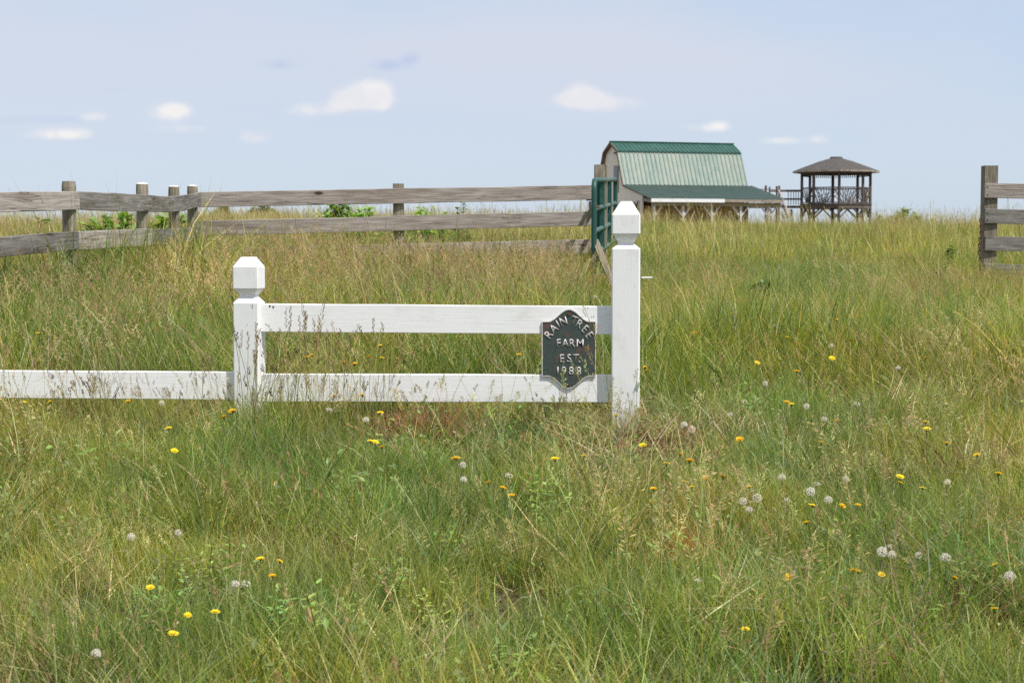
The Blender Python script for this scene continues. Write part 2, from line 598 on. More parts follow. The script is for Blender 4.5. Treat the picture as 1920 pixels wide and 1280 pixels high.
M['grass'] = leaf_mat('meadow_grass', (0.84, 1.02, 0.92), (1.26, 1.15, 0.90))
M['tuft'] = leaf_mat('tuft_grass', (0.85, 1.0, 0.95), (1.1, 1.05, 0.9))
M['dry'] = leaf_mat('dry_grass', (0.85, 0.82, 0.80), (1.12, 1.05, 0.95), trans=.25)
M['leaf'] = leaf_mat('weed_leaf', (0.9, 1.0, 0.9), (1.1, 1.05, 0.9), trans=.3, rough=.45)


def ground_mat():
    m, T, b = new_mat('meadow_ground', .95, .1)
    geo = T.add('ShaderNodeNewGeometry')
    p = geo.outputs['Position']
    n1 = T.noise(T.mapping(p, (1, 1, 0)), 0.35, 4, .6)
    n2 = T.noise(p, 26, 6, .72)
    c = T.mix(T.smooth(n1, .4, .65), (0.090, 0.085, 0.035), (0.135, 0.110, 0.055))
    c = T.mix(T.smooth(n2, .45, .7), c, (0.11, 0.08, 0.05))
    n3 = T.noise(p, 160, 3, .7)
    c = T.mix(T.smooth(n3, .5, .62), c, (0.26, 0.20, 0.11))
    T.link(c, b.inputs['Base Color'])
    bump(T, b, n2, 1.0, .06)
    return m


M['ground'] = ground_mat()

# ------------------------------------------------------------------ ground sheet
def build_ground():
    ys = np.concatenate([np.linspace(-60, 0, 13)[:-1], np.linspace(0, 24, 121)[:-1], np.linspace(24, 70, 93)[:-1],
                         np.linspace(70, 200, 66)[:-1], np.geomspace(200, 4000, 30)])
    xs = np.concatenate([-np.geomspace(60, 3000, 18)[::-1][:-1], np.linspace(-60, -9, 52)[:-1], np.linspace(-9, 9, 91)[:-1],
                         np.linspace(9, 60, 52)[:-1], np.geomspace(60, 3000, 18)])
    XX, YY = np.meshgrid(xs, ys)
    ZZ = ground(XX, YY)
    v = np.stack([XX.ravel(), YY.ravel(), ZZ.ravel()], 1)
    nx, ny = len(xs), len(ys)
    i = np.arange(nx - 1)[None, :] + nx * np.arange(ny - 1)[:, None]
    f = np.stack([i, i + 1, i + nx + 1, i + nx], -1).reshape(-1, 4)
    me = bpy.data.meshes.new('meadow_ground')
    me.from_pydata(v.tolist(), [], f.tolist())
    me.polygons.foreach_set('use_smooth', [True] * len(me.polygons))
    me.materials.append(M['ground'])
    o = bpy.data.objects.new('ground', me)
    C.objects.link(o)
    tag(o, 'sloping meadow ground rising from the foreground to the hill crest', kind='structure')


build_ground()

# ------------------------------------------------------------------ barn
def build_barn():
    a = R(18)
    D0 = 112.0
    O = at(1144, 266, D0)
    u = Vector((math.cos(a), math.sin(a), 0)); v = Vector((math.sin(a), -math.cos(a), 0))
    base_z = 1.9
    root = thing('barn', 'cream barn with green metal gambrel roof and long open lean-to on the hill', 'barn', (O.x + 4 * u.x, O.y + 4 * u.y, base_z))
    L = 8.95
    def P(s, t, z):
        q = O + u * s + v * t
        return Vector((q.x, q.y, z))
    zr, zb, zl, ze = O.z, O.z - 0.62, 5.20, 4.17
    tb, tl, te = 1.25, 2.35, 7.3
    # faces between two profile lines, corrugated along the slope
    def panels(t0, z0, t1, z1, mat, name, s0, s1, pitch=.3, rib=.042, width=.92):
        nP = max(1, round((s1 - s0) / width)); w = (s1 - s0) / nP
        nrm = (P(0, t1, z1) - P(0, t0, z0)).cross(u); nrm.normalize()
        if nrm.z < 0: nrm = -nrm
        for k in range(nP):
            mb = MB(); sa = s0 + k * w; nr = max(1, round(w / pitch)); pw = w / nr
            prof = []
            for r_ in range(nr):
                b0 = sa + r_ * pw
                prof += [(b0, 0), (b0 + pw * .62, 0.002), (b0 + pw * .72, rib), (b0 + pw * .86, rib)]
            prof.append((sa + w, 0))
            lift = 0.003 * (k % 2)
            for (sA, hA), (sB, hB) in zip(prof[:-1], prof[1:]):
                A0 = P(sA, t0, z0) + nrm * (hA + lift); A1 = P(sA, t1, z1) + nrm * (hA + lift)
                B0 = P(sB, t0, z0) + nrm * (hB + lift); B1 = P(sB, t1, z1) + nrm * (hB + lift)
                mb.poly([A0, A1, B1, B0])
            mb.build(name, mat, root)
    panels(0, zr, tb + .07, zb - .035, M['roof_green'], 'roof_panel', 0, L, width=.9)
    panels(tb, zb - .04, tl, zl, M['roof_faded'], 'roof_panel', 0, L, width=.9)
    panels(tl - .02, zl, te, ze, M['lean_green'], 'lean_to_roof_panel', -.1, L + .35, rib=.02, width=1.8, pitch=.45)
    panels(-tb, zb, 0, zr, M['roof_green'], 'roof_panel', 0, L, width=3)
    panels(-tl, zl, -tb, zb, M['roof_faded'], 'roof_panel', 0, L, width=3)
    panels(-4.6, 4.42, -tl, zl, M['lean_green'], 'lean_to_roof_panel', -.1, L, width=3)
    # roof deck under the metal (gives the roof thickness; brown soffit seen at the gable)
    th = .10
    prof = [(-4.6, 4.42), (-tl, zl), (-tb, zb), (0, zr), (tb, zb), (tl, zl), (te, ze)]
    mb = MB()
    for (t0, z0), (t1, z1) in zip(prof[:-1], prof[1:]):
        for (sA, sB) in ((0.02, L - .02),):
            sh = lambda t: t - .10 * (1 if t > 0 else -1) if abs(t) in (tb, tl) else t
            t0, t1 = sh(t0), sh(t1)
            q = [P(sA, t0, z0 - .012), P(sB, t0, z0 - .012), P(sB, t1, z1 - .012), P(sA, t1, z1 - .012)]
            q2 = [Vector((p.x, p.y, p.z - th)) for p in q]
            mb.poly(q); mb.poly(list(reversed(q2)))
            for i in range(4):
                j = (i + 1) % 4
                mb.poly([q[j], q[i], q2[i], q2[j]])
    mb.build('roof_deck', M['soffit'], root)
    # ridge cap and dark drip edges
    MB().board(P(-.03, 0, zr + .03), P(L + .03, 0, zr + .03), .06, .26, (0, 0, 1)).build('ridge_cap', M['roof_green'], root)
    MB().board(P(0, tb + .07, zb - .075), P(L, tb + .07, zb - .075), .06, .05, (0, 0, 1)).build('drip_edge', M['roof_green'], root)
    # barge boards at the near gable
    for (t0, z0), (t1, z1) in zip(prof[1:5], prof[2:6]):
        MB().board(P(-.02, t0, z0 - .07), P(-.02, t1, z1 - .07), .15, .035, (0, 0, 1)).build('barge_board', M['soffit'], root)
    # rafters' ends under the overhang
    # gable walls
    for s in (0.2, L - .3):
        poly = [(-tl + .1, base_z - .3), (tl - .1, base_z - .3), (tl - .1, zl - .12), (tb - .05, zb - .12), (0, zr - .13), (-tb + .05, zb - .12), (-tl + .1, zl - .12)]
        f = [P(s, t, z) for t, z in poly]; g = [P(s + .1, t, z) for t, z in poly]
        mb = MB(); mb.poly(f); mb.poly(list(reversed(g)))
        for i in range(len(f)):
            j = (i + 1) % len(f); mb.poly([f[j], f[i], g[i], g[j]])
        mb.build('gable_wall', M['wall_cream'], root)
    for t in (tl - .1, -tl + .1):
        MB().sweep([P(.3, t, base_z - .3), P(L - .3, t, base_z - .3)], (0, 0, 1), [(0, -.05), (zl - .12 - base_z + .3, -.05), (zl - .12 - base_z + .3, .05), (0, .05)]).build('side_wall', M['shed_wall'], root)
    # closed end of the lean-to below its roof slope
    tA = 5.35
    zA = zl + (ze - zl) * (tA - tl) / (te - tl) - .13
    f = [P(.12, tl - .09, base_z - .3), P(.12, tA, base_z - .3), P(.12, tA, zA), P(.12, tl - .09, zl - .14)]
    mb = MB(); g = [p + u * .08 for p in f]; mb.poly(f); mb.poly(list(reversed(g)))
    for i in range(4):
        j = (i + 1) % 4; mb.poly([f[j], f[i], g[i], g[j]])
    mb.build('lean_to_end_wall', M['wall_cream'], root)
    # upper part of the open end: a tie beam with a truss
    MB().board(P(.12, tA + .02, ze + .02), P(.12, te - .25, ze - .16), .2, .06, (0, 0, 1)).build('tie_beam', M['pale_wood'], root)
    MB().board(P(.0, 4.3, 3.4), P(.0, 4.95, 4.1), .10, .05, (0, 0, 1)).build('brace', M['pole_wood'], root)
    MB().board(P(.0, 4.3, 4.0), P(.0, 4.95, 3.55), .10, .05, (0, 0, 1)).build('brace', M['pole_wood'], root)
    # back wall inside the lean-to
    MB().sweep([P(.3, 5.5, base_z - .3), P(6.3, 5.5, base_z - .3)], (0, 0, 1), [(0, -.04), (2.15, -.04), (2.15, .04), (0, .04)]).build('shed_partition', M['shed_wall'], root)
    # window in the gable
    t0, z0 = .98, 4.95
    def quad(s, ta, tb_, za, zb_, th=.04):
        f = [P(s, ta, za), P(s, tb_, za), P(s, tb_, zb_), P(s, ta, zb_)]
        mb = MB(); g = [p + u * th for p in f]
        mb.poly(f); mb.poly(list(reversed(g)))
        for i in range(4):
            j = (i + 1) % 4; mb.poly([f[j], f[i], g[i], g[j]])
        return mb
    w = quad(.15, .25, 1.10, 4.75, 6.5).build('window', M['win_frame'], root)
    quad(.125, .35, 1.0, 5.68, 6.38).build('pane', M['dark_glass'], w)
    quad(.125, .35, 1.0, 4.87, 5.56).build('pane', M['dark_glass'], w)
    quad(.05, .5, .9, 7.28, 7.38, .12).build('lamp', M['pole_wood'], root)
    # fascia boards on the lean-to eave
    zf = ze - .10
    MB().board(P(-.1, te + .02, zf), P(4.92, te + .02, zf), .22, .035, (0, 0, 1)).build('fascia', M['trim_white'], root, label='white painted fascia board')
    MB().board(P(4.93, te + .01, zf), P(L + .1, te + .01, zf - .01), .18, .03, (0, 0, 1), seg=5, jit=.012).build('fascia', M['fascia_pale'], root, label='weathered bare fascia board')
    # header beam
    tp = te - .35
    zb2 = ze - .32
    MB().board(P(.1, tp, zb2), P(L + .1, tp, zb2), .22, .12, (0, 0, 1)).build('header_beam', M['ochre_wood'], root)
    posts = [.25, 2.22, 4.2, 6.2, 8.2, 9.0]
    for i, s in enumerate(posts):
        MB().board(P(s, tp, base_z - .4), P(s, tp, zb2 - .11), .15, .15, u).build('post', M['white_worn'], root)
        for sg in (-1, 1):
            if (i == 0 and sg < 0) or (i == 5): continue
            MB().board(P(s + sg * .08, tp, zb2 - .70), P(s + sg * .56, tp, zb2 - .12), .09, .05, u).build('brace', M['white_worn'], root)
    MB().board(P(7.2, tp - 1.3, base_z - .4), P(7.2, tp - 1.3, 3.9), .22, .2, u).build('post', M['pale_wood'], root)
    for s in (.3, 3.0, 6.0, 8.8):
        MB().board(P(s, tl + .2, base_z - .4), P(s, tl + .2, zl - .2), .14, .14, u).build('post', M['pole_wood'], root)
    for t in (-4.3,):
        for s in (.2, 4.5, 8.6):
            MB().board(P(s, t, base_z - .4), P(s, t, 4.25), .14, .14, u).build('post', M['pole_wood'], root)
    return O, u, v


build_barn()

# ------------------------------------------------------------------ gazebo and its walkway
def build_gazebo():
    D = 120.0
    c = at(1567, 384, D); s = F / D
    cx, cy = c.x, c.y
    base = 1.9
    zf, zrail, ze, za = c.z, at(0, 353, D).z, at(0, 321, D).z, at(0, 297, D).z
    rp, rr = 2.40, 3.03
    root = thing('gazebo', 'eight-sided timber gazebo on tall posts with brown shingled roof and branch railings', 'gazebo', (cx, cy, base))
    ang = [R(-5.5 + 45 * k) for k in range(8)]
    q = lambda r, i, z: Vector((cx + r * math.sin(ang[i % 8]), cy - r * math.cos(ang[i % 8]), z))
    for i in range(8):
        # roof facet, slightly bell-curved, with thickness
        mb = MB()
        prof = [(0.35, za + .02), (1.2, za - .22), (2.1, za - .55), (rr, ze)]
        for (r0, z0), (r1, z1) in zip(prof[:-1], prof[1:]):
            mb.poly([q(r0, i, z0), q(r1, i, z1), q(r1, i + 1, z1), q(r0, i + 1, z0)])
            mb.poly([q(r0, i + 1, z0 - .1), q(r1, i + 1, z1 - .1), q(r1, i, z1 - .1), q(r0, i, z0 - .1)])
        mb.poly([q(rr, i, ze), q(rr, i, ze - .1), q(rr, i + 1, ze - .1), q(rr, i + 1, ze)])
        mb.build('roof_panel', M['shingle'], root)
        MB().board(q(rr + .01, i, ze - .07), q(rr + .01, i + 1, ze - .07), .12, .04, (0, 0, 1)).build('eave_board', M['fascia_pale'], root)
        MB().tube([q(rp, i, base - .5), q(rp * 1.003, i, (zf + base) / 2), q(rp, i, ze - .05)], .105, 8, .01).build('post', M['pole_wood'], root)
        MB().board(q(rp, i, ze - .16), q(rp, i + 1, ze - .16), .16, .1, (0, 0, 1)).build('ring_beam', M['pole_wood'], root)
        # notched lattice under the beam
        mb = MB()
        for k in range(12):
            p = q(rp, i, 0).lerp(q(rp, i + 1, 0), (k + .5) / 12)
            mb.board((p.x, p.y, ze - .24), (p.x, p.y, ze - .36), .05, .03, (1, 0, 0), bev=.002)
        mb.board(q(rp, i, ze - .37), q(rp, i + 1, ze - .37), .03, .03, (0, 0, 1))
        mb.build('lattice', M['pole_wood'], root)
        MB().board(q(rp + .04, i, zf - .12), q(rp + .04, i + 1, zf - .12), .34, .1, (0, 0, 1)).build('floor_beam', M['pole_wood'], root)
        # knee braces below the floor
        for a_, b_ in ((i, i + 1), (i + 1, i)):
            p0 = q(rp, a_, zf - 1.0); p1 = q(rp, a_, zf - .25).lerp(q(rp, b_, zf - .25), .42)
            MB().board(p0, p1, .11, .09, (1, 0, 0)).build('knee_brace', M['pole_wood'], root)
        if i == 5: continue           # side open to the walkway
        MB().board(q(rp, i, zrail), q(rp, i + 1, zrail), .08, .1, (0, 0, 1)).build('handrail', M['pole_wood'], root)
        MB().board(q(rp, i, zf + .13), q(rp, i + 1, zf + .13), .07, .07, (0, 0, 1)).build('bottom_rail', M['pole_wood'], root)
        rnd = random.Random(i)
        for k in range(11):          # branches fanning up from the middle of the bottom rail
            f = (k - 5) / 5
            p0 = q(rp, i, zf + .15).lerp(q(rp, i + 1, zf + .15), .5 + .13 * f + rnd.uniform(-.02, .02))
            topx = .5 + .62 * f
            zt = zrail
            if topx < .03: zt = zf + .15 + (zrail - zf) * (1 - (.03 - topx) * 3.2); topx = .03
            if topx > .97: zt = zf + .15 + (zrail - zf) * (1 - (topx - .97) * 3.2); topx = .97
            p1 = q(rp, i, zt).lerp(q(rp, i + 1, zt), topx)
            m_ = p0.lerp(p1, .55) + Vector((rnd.uniform(-.04, .04), 0, rnd.uniform(-.03, .05)))
            MB().tube([p0, m_, p1], .024, 5).build('branch_baluster', M['pole_wood'], root)
    mb = MB(); mb.poly([q(rp + .15, i, zf + .06) for i in range(8)]); mb.poly([q(rp + .15, 7 - i, zf - .02) for i in range(8)])
    for i in range(8): mb.poly([q(rp + .15, i, zf - .02), q(rp + .15, i + 1, zf - .02), q(rp + .15, i + 1, zf + .06), q(rp + .15, i, zf + .06)])
    mb.build('deck', M['pole_wood'], root)
    mb = MB()
    for i in range(8): mb.poly([q(.42, i, za + .1), q(.46, i, za - .04), q(.46, i + 1, za - .04), q(.42, i + 1, za + .1)])
    mb.poly([q(.42, i, za + .1) for i in range(8)])
    mb.build('roof_cap', M['shingle'], root)
    return zf, D


zf, DG = build_gazebo()


def build_walkway():
    D = DG + .6
    g = lambda px, py, dd=0.0: at(px, py, D + dd)
    base = 1.9
    o = g(1470, 384)
    root = thing('walkway', 'raised timber walkway with handrails joining the gazebo from the left', 'walkway', (o.x, o.y, base))
    mb = MB(); mb.board(g(1404, 388, .4), g(1505, 388, .4), .16, 1.5, (0, 0, 1)); mb.build('deck', M['pole_wood'], root)
    for py, w, nm, x0 in ((357.5, .13, 'handrail', 1459), (373, .10, 'middle_rail', 1462)):
        MB().board(g(x0, py, -.3), g(1504, py, -.3), w, .05).build(nm, M['pole_wood'], root)
        MB().board(g(1444, py + 1, 1.1), g(1504, py + 1, 1.1), w * .8, .05).build(nm, M['pole_wood'], root)
    MB().board(g(1404, 354, 1.0), g(1460, 356, 1.0), .07, .05).build('handrail', M['pale_wood'], root)
    for px in (1478, 1483, 1488, 1492.5, 1497):
        MB().board(g(px, 384, -.25), g(px, 358, -.25), .045, .045, (1, 0, 0), bev=.003).build('baluster', M['pole_wood'], root)
    for px, top, dd, w in ((1436, 348, -.2, .16), (1443, 350.5, 1, .12), (1456.5, 349, -.3, .15), (1461, 348.5, 1, .14), (1503, 352, .9, .14)):
        b = g(px, 384, dd)
        MB().tube([(b.x, b.y, base - .5), g(px, top, dd)], w / 2, 8, .006).build('post', M['pole_wood'], root)
    for px in (1445, 1462, 1484):
        b = g(px, 392, -.2)
        MB().tube([(b.x, b.y, base - .5), b], .07, 7).build('support_post', M['pole_wood'], root)
    st = thing('stair', 'timber stair with slanting rails coming down in front of the walkway', 'stair', (g(1470, 384).x, D - 2, base))
    MB().board(g(1460, 356, -.5), g(1484, 412, -3.6), .1, .05, (1, 0, 0)).build('stair_rail', M['pale_wood'], st)
    MB().board(g(1468, 384, -.5), g(1478, 410, -3.4), .14, .05, (1, 0, 0)).build('stringer', M['pole_wood'], st)
    MB().board(g(1456, 380, -.5), g(1470, 410, -3.4), .14, .05, (1, 0, 0)).build('stringer', M['pole_wood'], st)
    for k in range(6):
        f = (k + .5) / 6
        a_ = g(1456, 380, -.5).lerp(g(1470, 410, -3.4), f); b_ = g(1468, 384, -.5).lerp(g(1478, 410, -3.4), f)
        MB().board(a_, (b_.x, a_.y, a_.z), .04, .28, (0, 0, 1)).build('tread', M['pole_wood'], st)
    far = thing('fence_post', 'thin grey post standing behind the fence near the gate', 'post', (g(1090, 400).x, 60, gz(g(1090, 400).x / 2, 60)))
    p = at(1090.5, 383, 60); MB().tube([(p.x, p.y, far.location.z - .1), at(1090.5, 359, 60)], .045, 7).build('pole', M['white_worn'], far)


build_walkway()

# ------------------------------------------------------------------ white fence in the foreground
def white_post(root, px_c, D, hw, prof, rot, base_z, neck_i):
    """prof: (photo y, half width in px) from the top down; the last entry is the shoulder"""
    s = F / D
    c = at(px_c, 600, D)
    cx, cy = c.x, D + hw
    def ring(hwm, z, bev=.006):
        p = [(-hwm + bev, -hwm), (hwm - bev, -hwm), (hwm, -hwm + bev), (hwm, hwm - bev), (hwm - bev, hwm), (-hwm + bev, hwm), (-hwm, hwm - bev), (-hwm, -hwm + bev)]
        cr, sr = math.cos(rot), math.sin(rot)
        return [Vector((cx + x * cr - y * sr, cy + x * sr + y * cr, z)) for x, y in p]
    rows = [(at(0, y, D).z, w / s) for y, w in prof]
    def solid(rows, name, parent):
        mb = MB()
        rings = [ring(w, z) for z, w in rows]
        for (A, B, (zA, _), (zB, _b)) in zip(rings[:-1], rings[1:], rows[:-1], rows[1:]):
            d = 0
            for k in range(8):
                k2 = (k + 1) % 8
                e = (B[k2] - B[k]).length
                mb.poly([B[k], B[k2], A[k2], A[k]], [(zB, d), (zB, d + e), (zA, d + e), (zA, d)])
                d += e
        mb.poly(rings[0], [(rows[0][0], p.x) for p in rings[0]])
        mb.poly(list(reversed(rings[-1])), [(rows[-1][0], p.x) for p in rings[-1]])
        return mb.build(name, M['white'], parent)
    body = solid(rows[neck_i:] + [(base_z - .4, hw)], 'post', root)
    solid(rows[:neck_i + 1], 'post_cap', body)
    return cx, cy


def build_white_fence():
    root = thing('white_fence', 'low white painted rail fence with two capped posts in the grass', 'fence', (at(820, 600, 8.5).x, 8.55, gz(-.4, 8.5)))
    D = 8.43
    white_post(root, 463.5, D, .0665, [(482, 12), (484, 13.5), (500.5, 24.8), (540.5, 24.8), (553, 15.5), (557.5, 15.5), (568.5, 24.8)], R(-7), gz(-1.3, 8.5), 5)
    white_post(root, 1175.3, 8.40, .0705, [(377, 10), (379, 11.5), (402.5, 26.5), (437.5, 26.5), (454, 15), (457.5, 15), (466.5, 26.5)], R(-5), gz(.57, 8.5), 5)
    DR = 8.468
    def rail(x0, x1, ya, yb, h, nm='rail', dd=0):
        p0, p1 = at(x0, ya, DR + dd), at(x1, yb, DR + dd)
        q0 = p0 + Vector((0, .019, 0)); q1 = p1 + Vector((0, .019, 0))
        MB().board(q0, q1, h, .038, (0, 0, 1), seg=8, jit=.0008, bev=.003).build(nm, M['white'], root)
    rail(476, 1165, 595.6, 600.9, .1425)
    rail(476, 1165, 726.6, 728.8, .1405)
    rail(-900, 455, 714.5, 723.5, .1405, dd=.01)
    # small hook on the right post
    a_ = at(1203, 520.5, 8.47)
    MB().tube([a_, a_ + Vector((.055, 0, .001))], .0035, 6).build('hook', M['trim_white'], root)
    for px, py in ((505, 574), (511.5, 575.5)):
        p = at(px, py, DR)
        MB().tube([p + Vector((0, -.0015, 0)), p + Vector((.004, .004, 0))], .0055, 7).build('nail', M['rust'], root)
    # post outside the frame that carries the left rail
    white_post(root, -420, D, .0665, [(482, 12), (484, 13.5), (500.5, 24.8), (540.5, 24.8), (553, 15.5), (557.5, 15.5), (568.5, 24.8)], R(3), gz(-3.7, 8.5), 5)


build_white_fence()

# ------------------------------------------------------------------ the farm sign
def build_sign():
    D = 8.468 - .007
    c = at(1066.5, 654, D)
    s = F / D
    root = thing('farm_sign', 'dark green metal farm name plaque with arched top and raised pale letters', 'sign', (c.x, c.y, c.z - .2))
    def outline(k=1.0, inset=0.0):
        pts = []
        hw = 50.5 - inset
        def edge(dx):
            return 51.5 + 23 * (.5 + .5 * math.cos(math.pi * min(1, abs(dx) / 39))) - inset
        N = 24
        for i in range(N + 1):
            dx = -hw + 2 * hw * i / N
            pts.append((dx, edge(dx)))
        for i in range(N + 1):
            dx = hw - 2 * hw * i / N
            pts.append((dx, -edge(dx)))
        return [(x / s, z / s) for x, z in pts]
    def ext(name, outl, y0, y1, mat, hole=None):
        mb = MB()
        n = len(outl)
        f = [Vector((c.x + x, y0, c.z + z)) for x, z in outl]; g = [Vector((p.x, y1, p.z)) for p in f]
        if hole is None:
            mb.poly(f); mb.poly(list(reversed(g)))
            for i in range(n):
                j = (i + 1) % n; mb.poly([f[j], f[i], g[i], g[j]])
        else:
            fh = [Vector((c.x + x, y0, c.z + z)) for x, z in hole]; gh = [Vector((p.x, y1, p.z)) for p in fh]
            for i in range(n):
                j = (i + 1) % n
                mb.poly([f[i], f[j], fh[j], fh[i]]); mb.poly([f[j], f[i], g[i], g[j]]); mb.poly([fh[i], fh[j], gh[j], gh[i]])
                mb.poly([g[j], g[i], gh[i], gh[j]])
        return mb.build(name, mat, root)
    ext('plate', outline(), D, D + .005, M['sign'])
    ext('rim', outline(inset=-.2), D - .003, D + .004, M['silver'], outline(inset=1.3))
    def letter(ch, px, py, rot, h=15.5):
        cu = bpy.data.curves.new('letter', 'FONT')
        cu.body = ch; cu.size = 1.0; cu.extrude = 0.0; cu.resolution_u = 3
        cu.offset = 0.004
        tmp = bpy.data.objects.new('letter_source', cu)
        C.objects.link(tmp)
        dg = bpy.context.evaluated_depsgraph_get(); dg.update()
        me = bpy.data.meshes.new_from_object(tmp.evaluated_get(dg))
        bpy.data.objects.remove(tmp); bpy.data.curves.remove(cu)
        co = np.array([v.co[:] for v in me.vertices])
        lo, hi = co.min(0), co.max(0)
        hh = .73
        k = (h / s) / hh
        ctr = (lo + hi) / 2
        if ch != '.': pass
        import bmesh
        bm = bmesh.new(); bm.from_mesh(me)
        for v_ in bm.verts:
            v_.co = ((v_.co.x - ctr[0]) * k * .93, (v_.co.y - ctr[1]) * k, 0)
        ex = bmesh.ops.extrude_face_region(bm, geom=list(bm.faces))
        for e in ex['geom']:
            if isinstance(e, bmesh.types.BMVert): e.co.z += .0035
        bmesh.ops.recalc_face_normals(bm, faces=bm.faces)
        bm.to_mesh(me); bm.free()
        me.materials.clear(); me.materials.append(M['silver'])
        o = bpy.data.objects.new('letter', me)
        C.objects.link(o); o.parent = root
        p = at(px, py, D)
        o.matrix_basis = Matrix.Translation(Vector((p.x, D + .0005, p.z)) - root.location) @ Matrix.Rotation(R(90), 4, 'X') @ Matrix.Rotation(R(rot), 4, 'Z')
    for t in (('R', 1028.5, 626.5, 52), ('A', 1037.7, 615.3, 40), ('I', 1046, 607.0, 30), ('N', 1056.5, 601.8, 18), ('T', 1077.0, 600.5, -18),
              ('R', 1087.0, 607.2, -33), ('E', 1097.5, 616.8, -47), ('E', 1105.6, 628.5, -60)):
        letter(*t, 16.0)
    for t in (('F', 1047.8, 642.6), ('A', 1060, 642.6), ('R', 1073, 642.8), ('M', 1087.8, 642.8), ('E', 1054, 671.4), ('S', 1067.3, 671.2), ('T', 1079.8, 671.2)):
        letter(*t, 0, 15.5)
    letter('.', 1086.5, 678, 0, 16)
    for t in (('1', 1046.0, 694.8), ('9', 1057.2, 694.8), ('8', 1071, 694.9), ('8', 1085.2, 695)):
        letter(*t, 0, 16)
    for px, py in ((1067, 587.5), (1065.5, 720.5)):
        p = at(px, py, D)
        MB().tube([(p.x, D - .006, p.z), (p.x, D + .004, p.z)], .0085, 10).build('bolt', M['rust'], root)


build_sign()

# ------------------------------------------------------------------ weathered board fence with the bend, left of the gate
def wpost(root, px, top, D, r, mat, square=False, cap=False, name='post', slant=0.0):
    t = at(px, top, D)
    b = Vector((t.x + slant, D, gz(t.x, D) - .25))
    if square:
        o = MB().board(b, t, r * 2, r * 2, (1, 0, 0), seg=5, jit=.0015, bev=.005).build(name, mat, root)
    else:
        o = MB().tube([b, b.lerp(t, .3), b.lerp(t, .6), b.lerp(t, .97), t], r, 12, .002, scales=[1.05, 1.02, 1, 1, .93]).build(name, mat, root)
        if cap:
            MB().tube([t, t + Vector((0, 0, .008)), t + Vector((0, 0, .013))], r * .96, 12, scales=[1, .9, .55]).build('post_top', M['cap'], o)
    return o


def build_left_fence():
    root = thing('board_fence', 'weathered grey board fence bending round from the left edge to the green gate', 'fence',
                 (at(560, 500, 16).x, 16.0, gz(at(560, 500, 16).x, 16)))
    # polyline of the board faces (photo x -> distance)
    X = [-1000, -260, 0, 146, 282, 335, 373]
    DD = [9.6, 10.2, 11.75, 12.75, 14.05, 15.0, 16.05]
    dist = lambda x: float(np.interp(x, X, DD))
    def rail(xs, ys, w, t=.03, mat='dark_board', dd=0.0, jit=.003, seg=3, label=None):
        pts = [at(x, y, dist(x) + dd) for x, y in zip(xs, ys)]
        MB().board(pts[0], pts[-1], w, t, (0, 0, 1), seg=seg, jit=jit, mids=pts[1:-1]).build('board', M[mat], root, label=label)
    rail([-260, 0, 148], [387, 379.5, 375.5], .142, mat='grey_board')
    rail([146.5, 215, 283], [376, 379, 381.5], .142)
    rail([282, 310, 335, 355, 374], [382, 383, 382, 378.5, 373.5], .138, mat='dark_board', seg=2)
    rail([-1000, -620, -258], [398, 391, 387], .142)
    rail([-1000, -620, -258], [500, 490, 480], .138, mat='grey_board')
    rail([-260, 0, 145], [480, 463, 450.5], .138)
    rail([144, 215, 282], [451, 447.5, 444.5], .140, mat='grey_board')
    rail([281, 310, 335, 355, 374], [445, 444.5, 442.5, 440, 436.5], .136, seg=2)
    for (px, top, D, r, sq, cap) in ((129, 340, dist(129) + .10, .054, False, False), (266.5, 345.5, dist(266) + .12, .0525, False, True),
                                     (325.5, 350.5, dist(325) + .17, .050, False, True), (360.5, 349.5, dist(360) + .24, .0505, False, True)):
        wpost(root, px, top, D, r, M['post_wood'], sq, cap)
    wpost(root, -980, 350, dist(-980) + .1, .054, M['post_wood'])
    wpost(root, -230, 343, dist(-230) + .1, .054, M['post_wood'])
    # straight section to the gate post
    D0, D1 = 16.1, 17.0
    dS = lambda x: D0 + (D1 - D0) * (x - 374) / (1112 - 374)
    for ya, yb, w in ((374.6, 360.6, .146), (428.6, 409.4, .146), (480, 462, .144)):
        n = 7
        xs = [374 + (1113 - 374) * k / n for k in range(n + 1)]
        pts = [at(x, ya + (yb - ya) * (k / n) + random.uniform(-.3, .3), dS(x)) for k, x in enumerate(xs)]
        MB().board(pts[0], pts[-1], w, .032, (0, 0, 1), seg=2, jit=.0025, mids=pts[1:-1]).build('board', M['grey_board'], root)
    wpost(root, 747, 344.5, dS(747) + .075, .051, M['post_wood'], True)
    wpost(root, 1126.5, 309, 17.15, .064, M['post_wood'], True, name='gate_post')
    # props leaning at the gate post
    MB().board(at(1114, 388, 16.75), at(1092, 424, 16.75), .06, .03, (1, 0, 0)).build('brace', M['post_wood'], root)
    MB().board(at(1116, 452, 15.5), at(1158, 556, 15.0), .06, .04, (1, 0, 0), seg=3, jit=.002).build('brace', M['post_wood'], root)
    # wire on the curved part
    return dS


dS = build_left_fence()


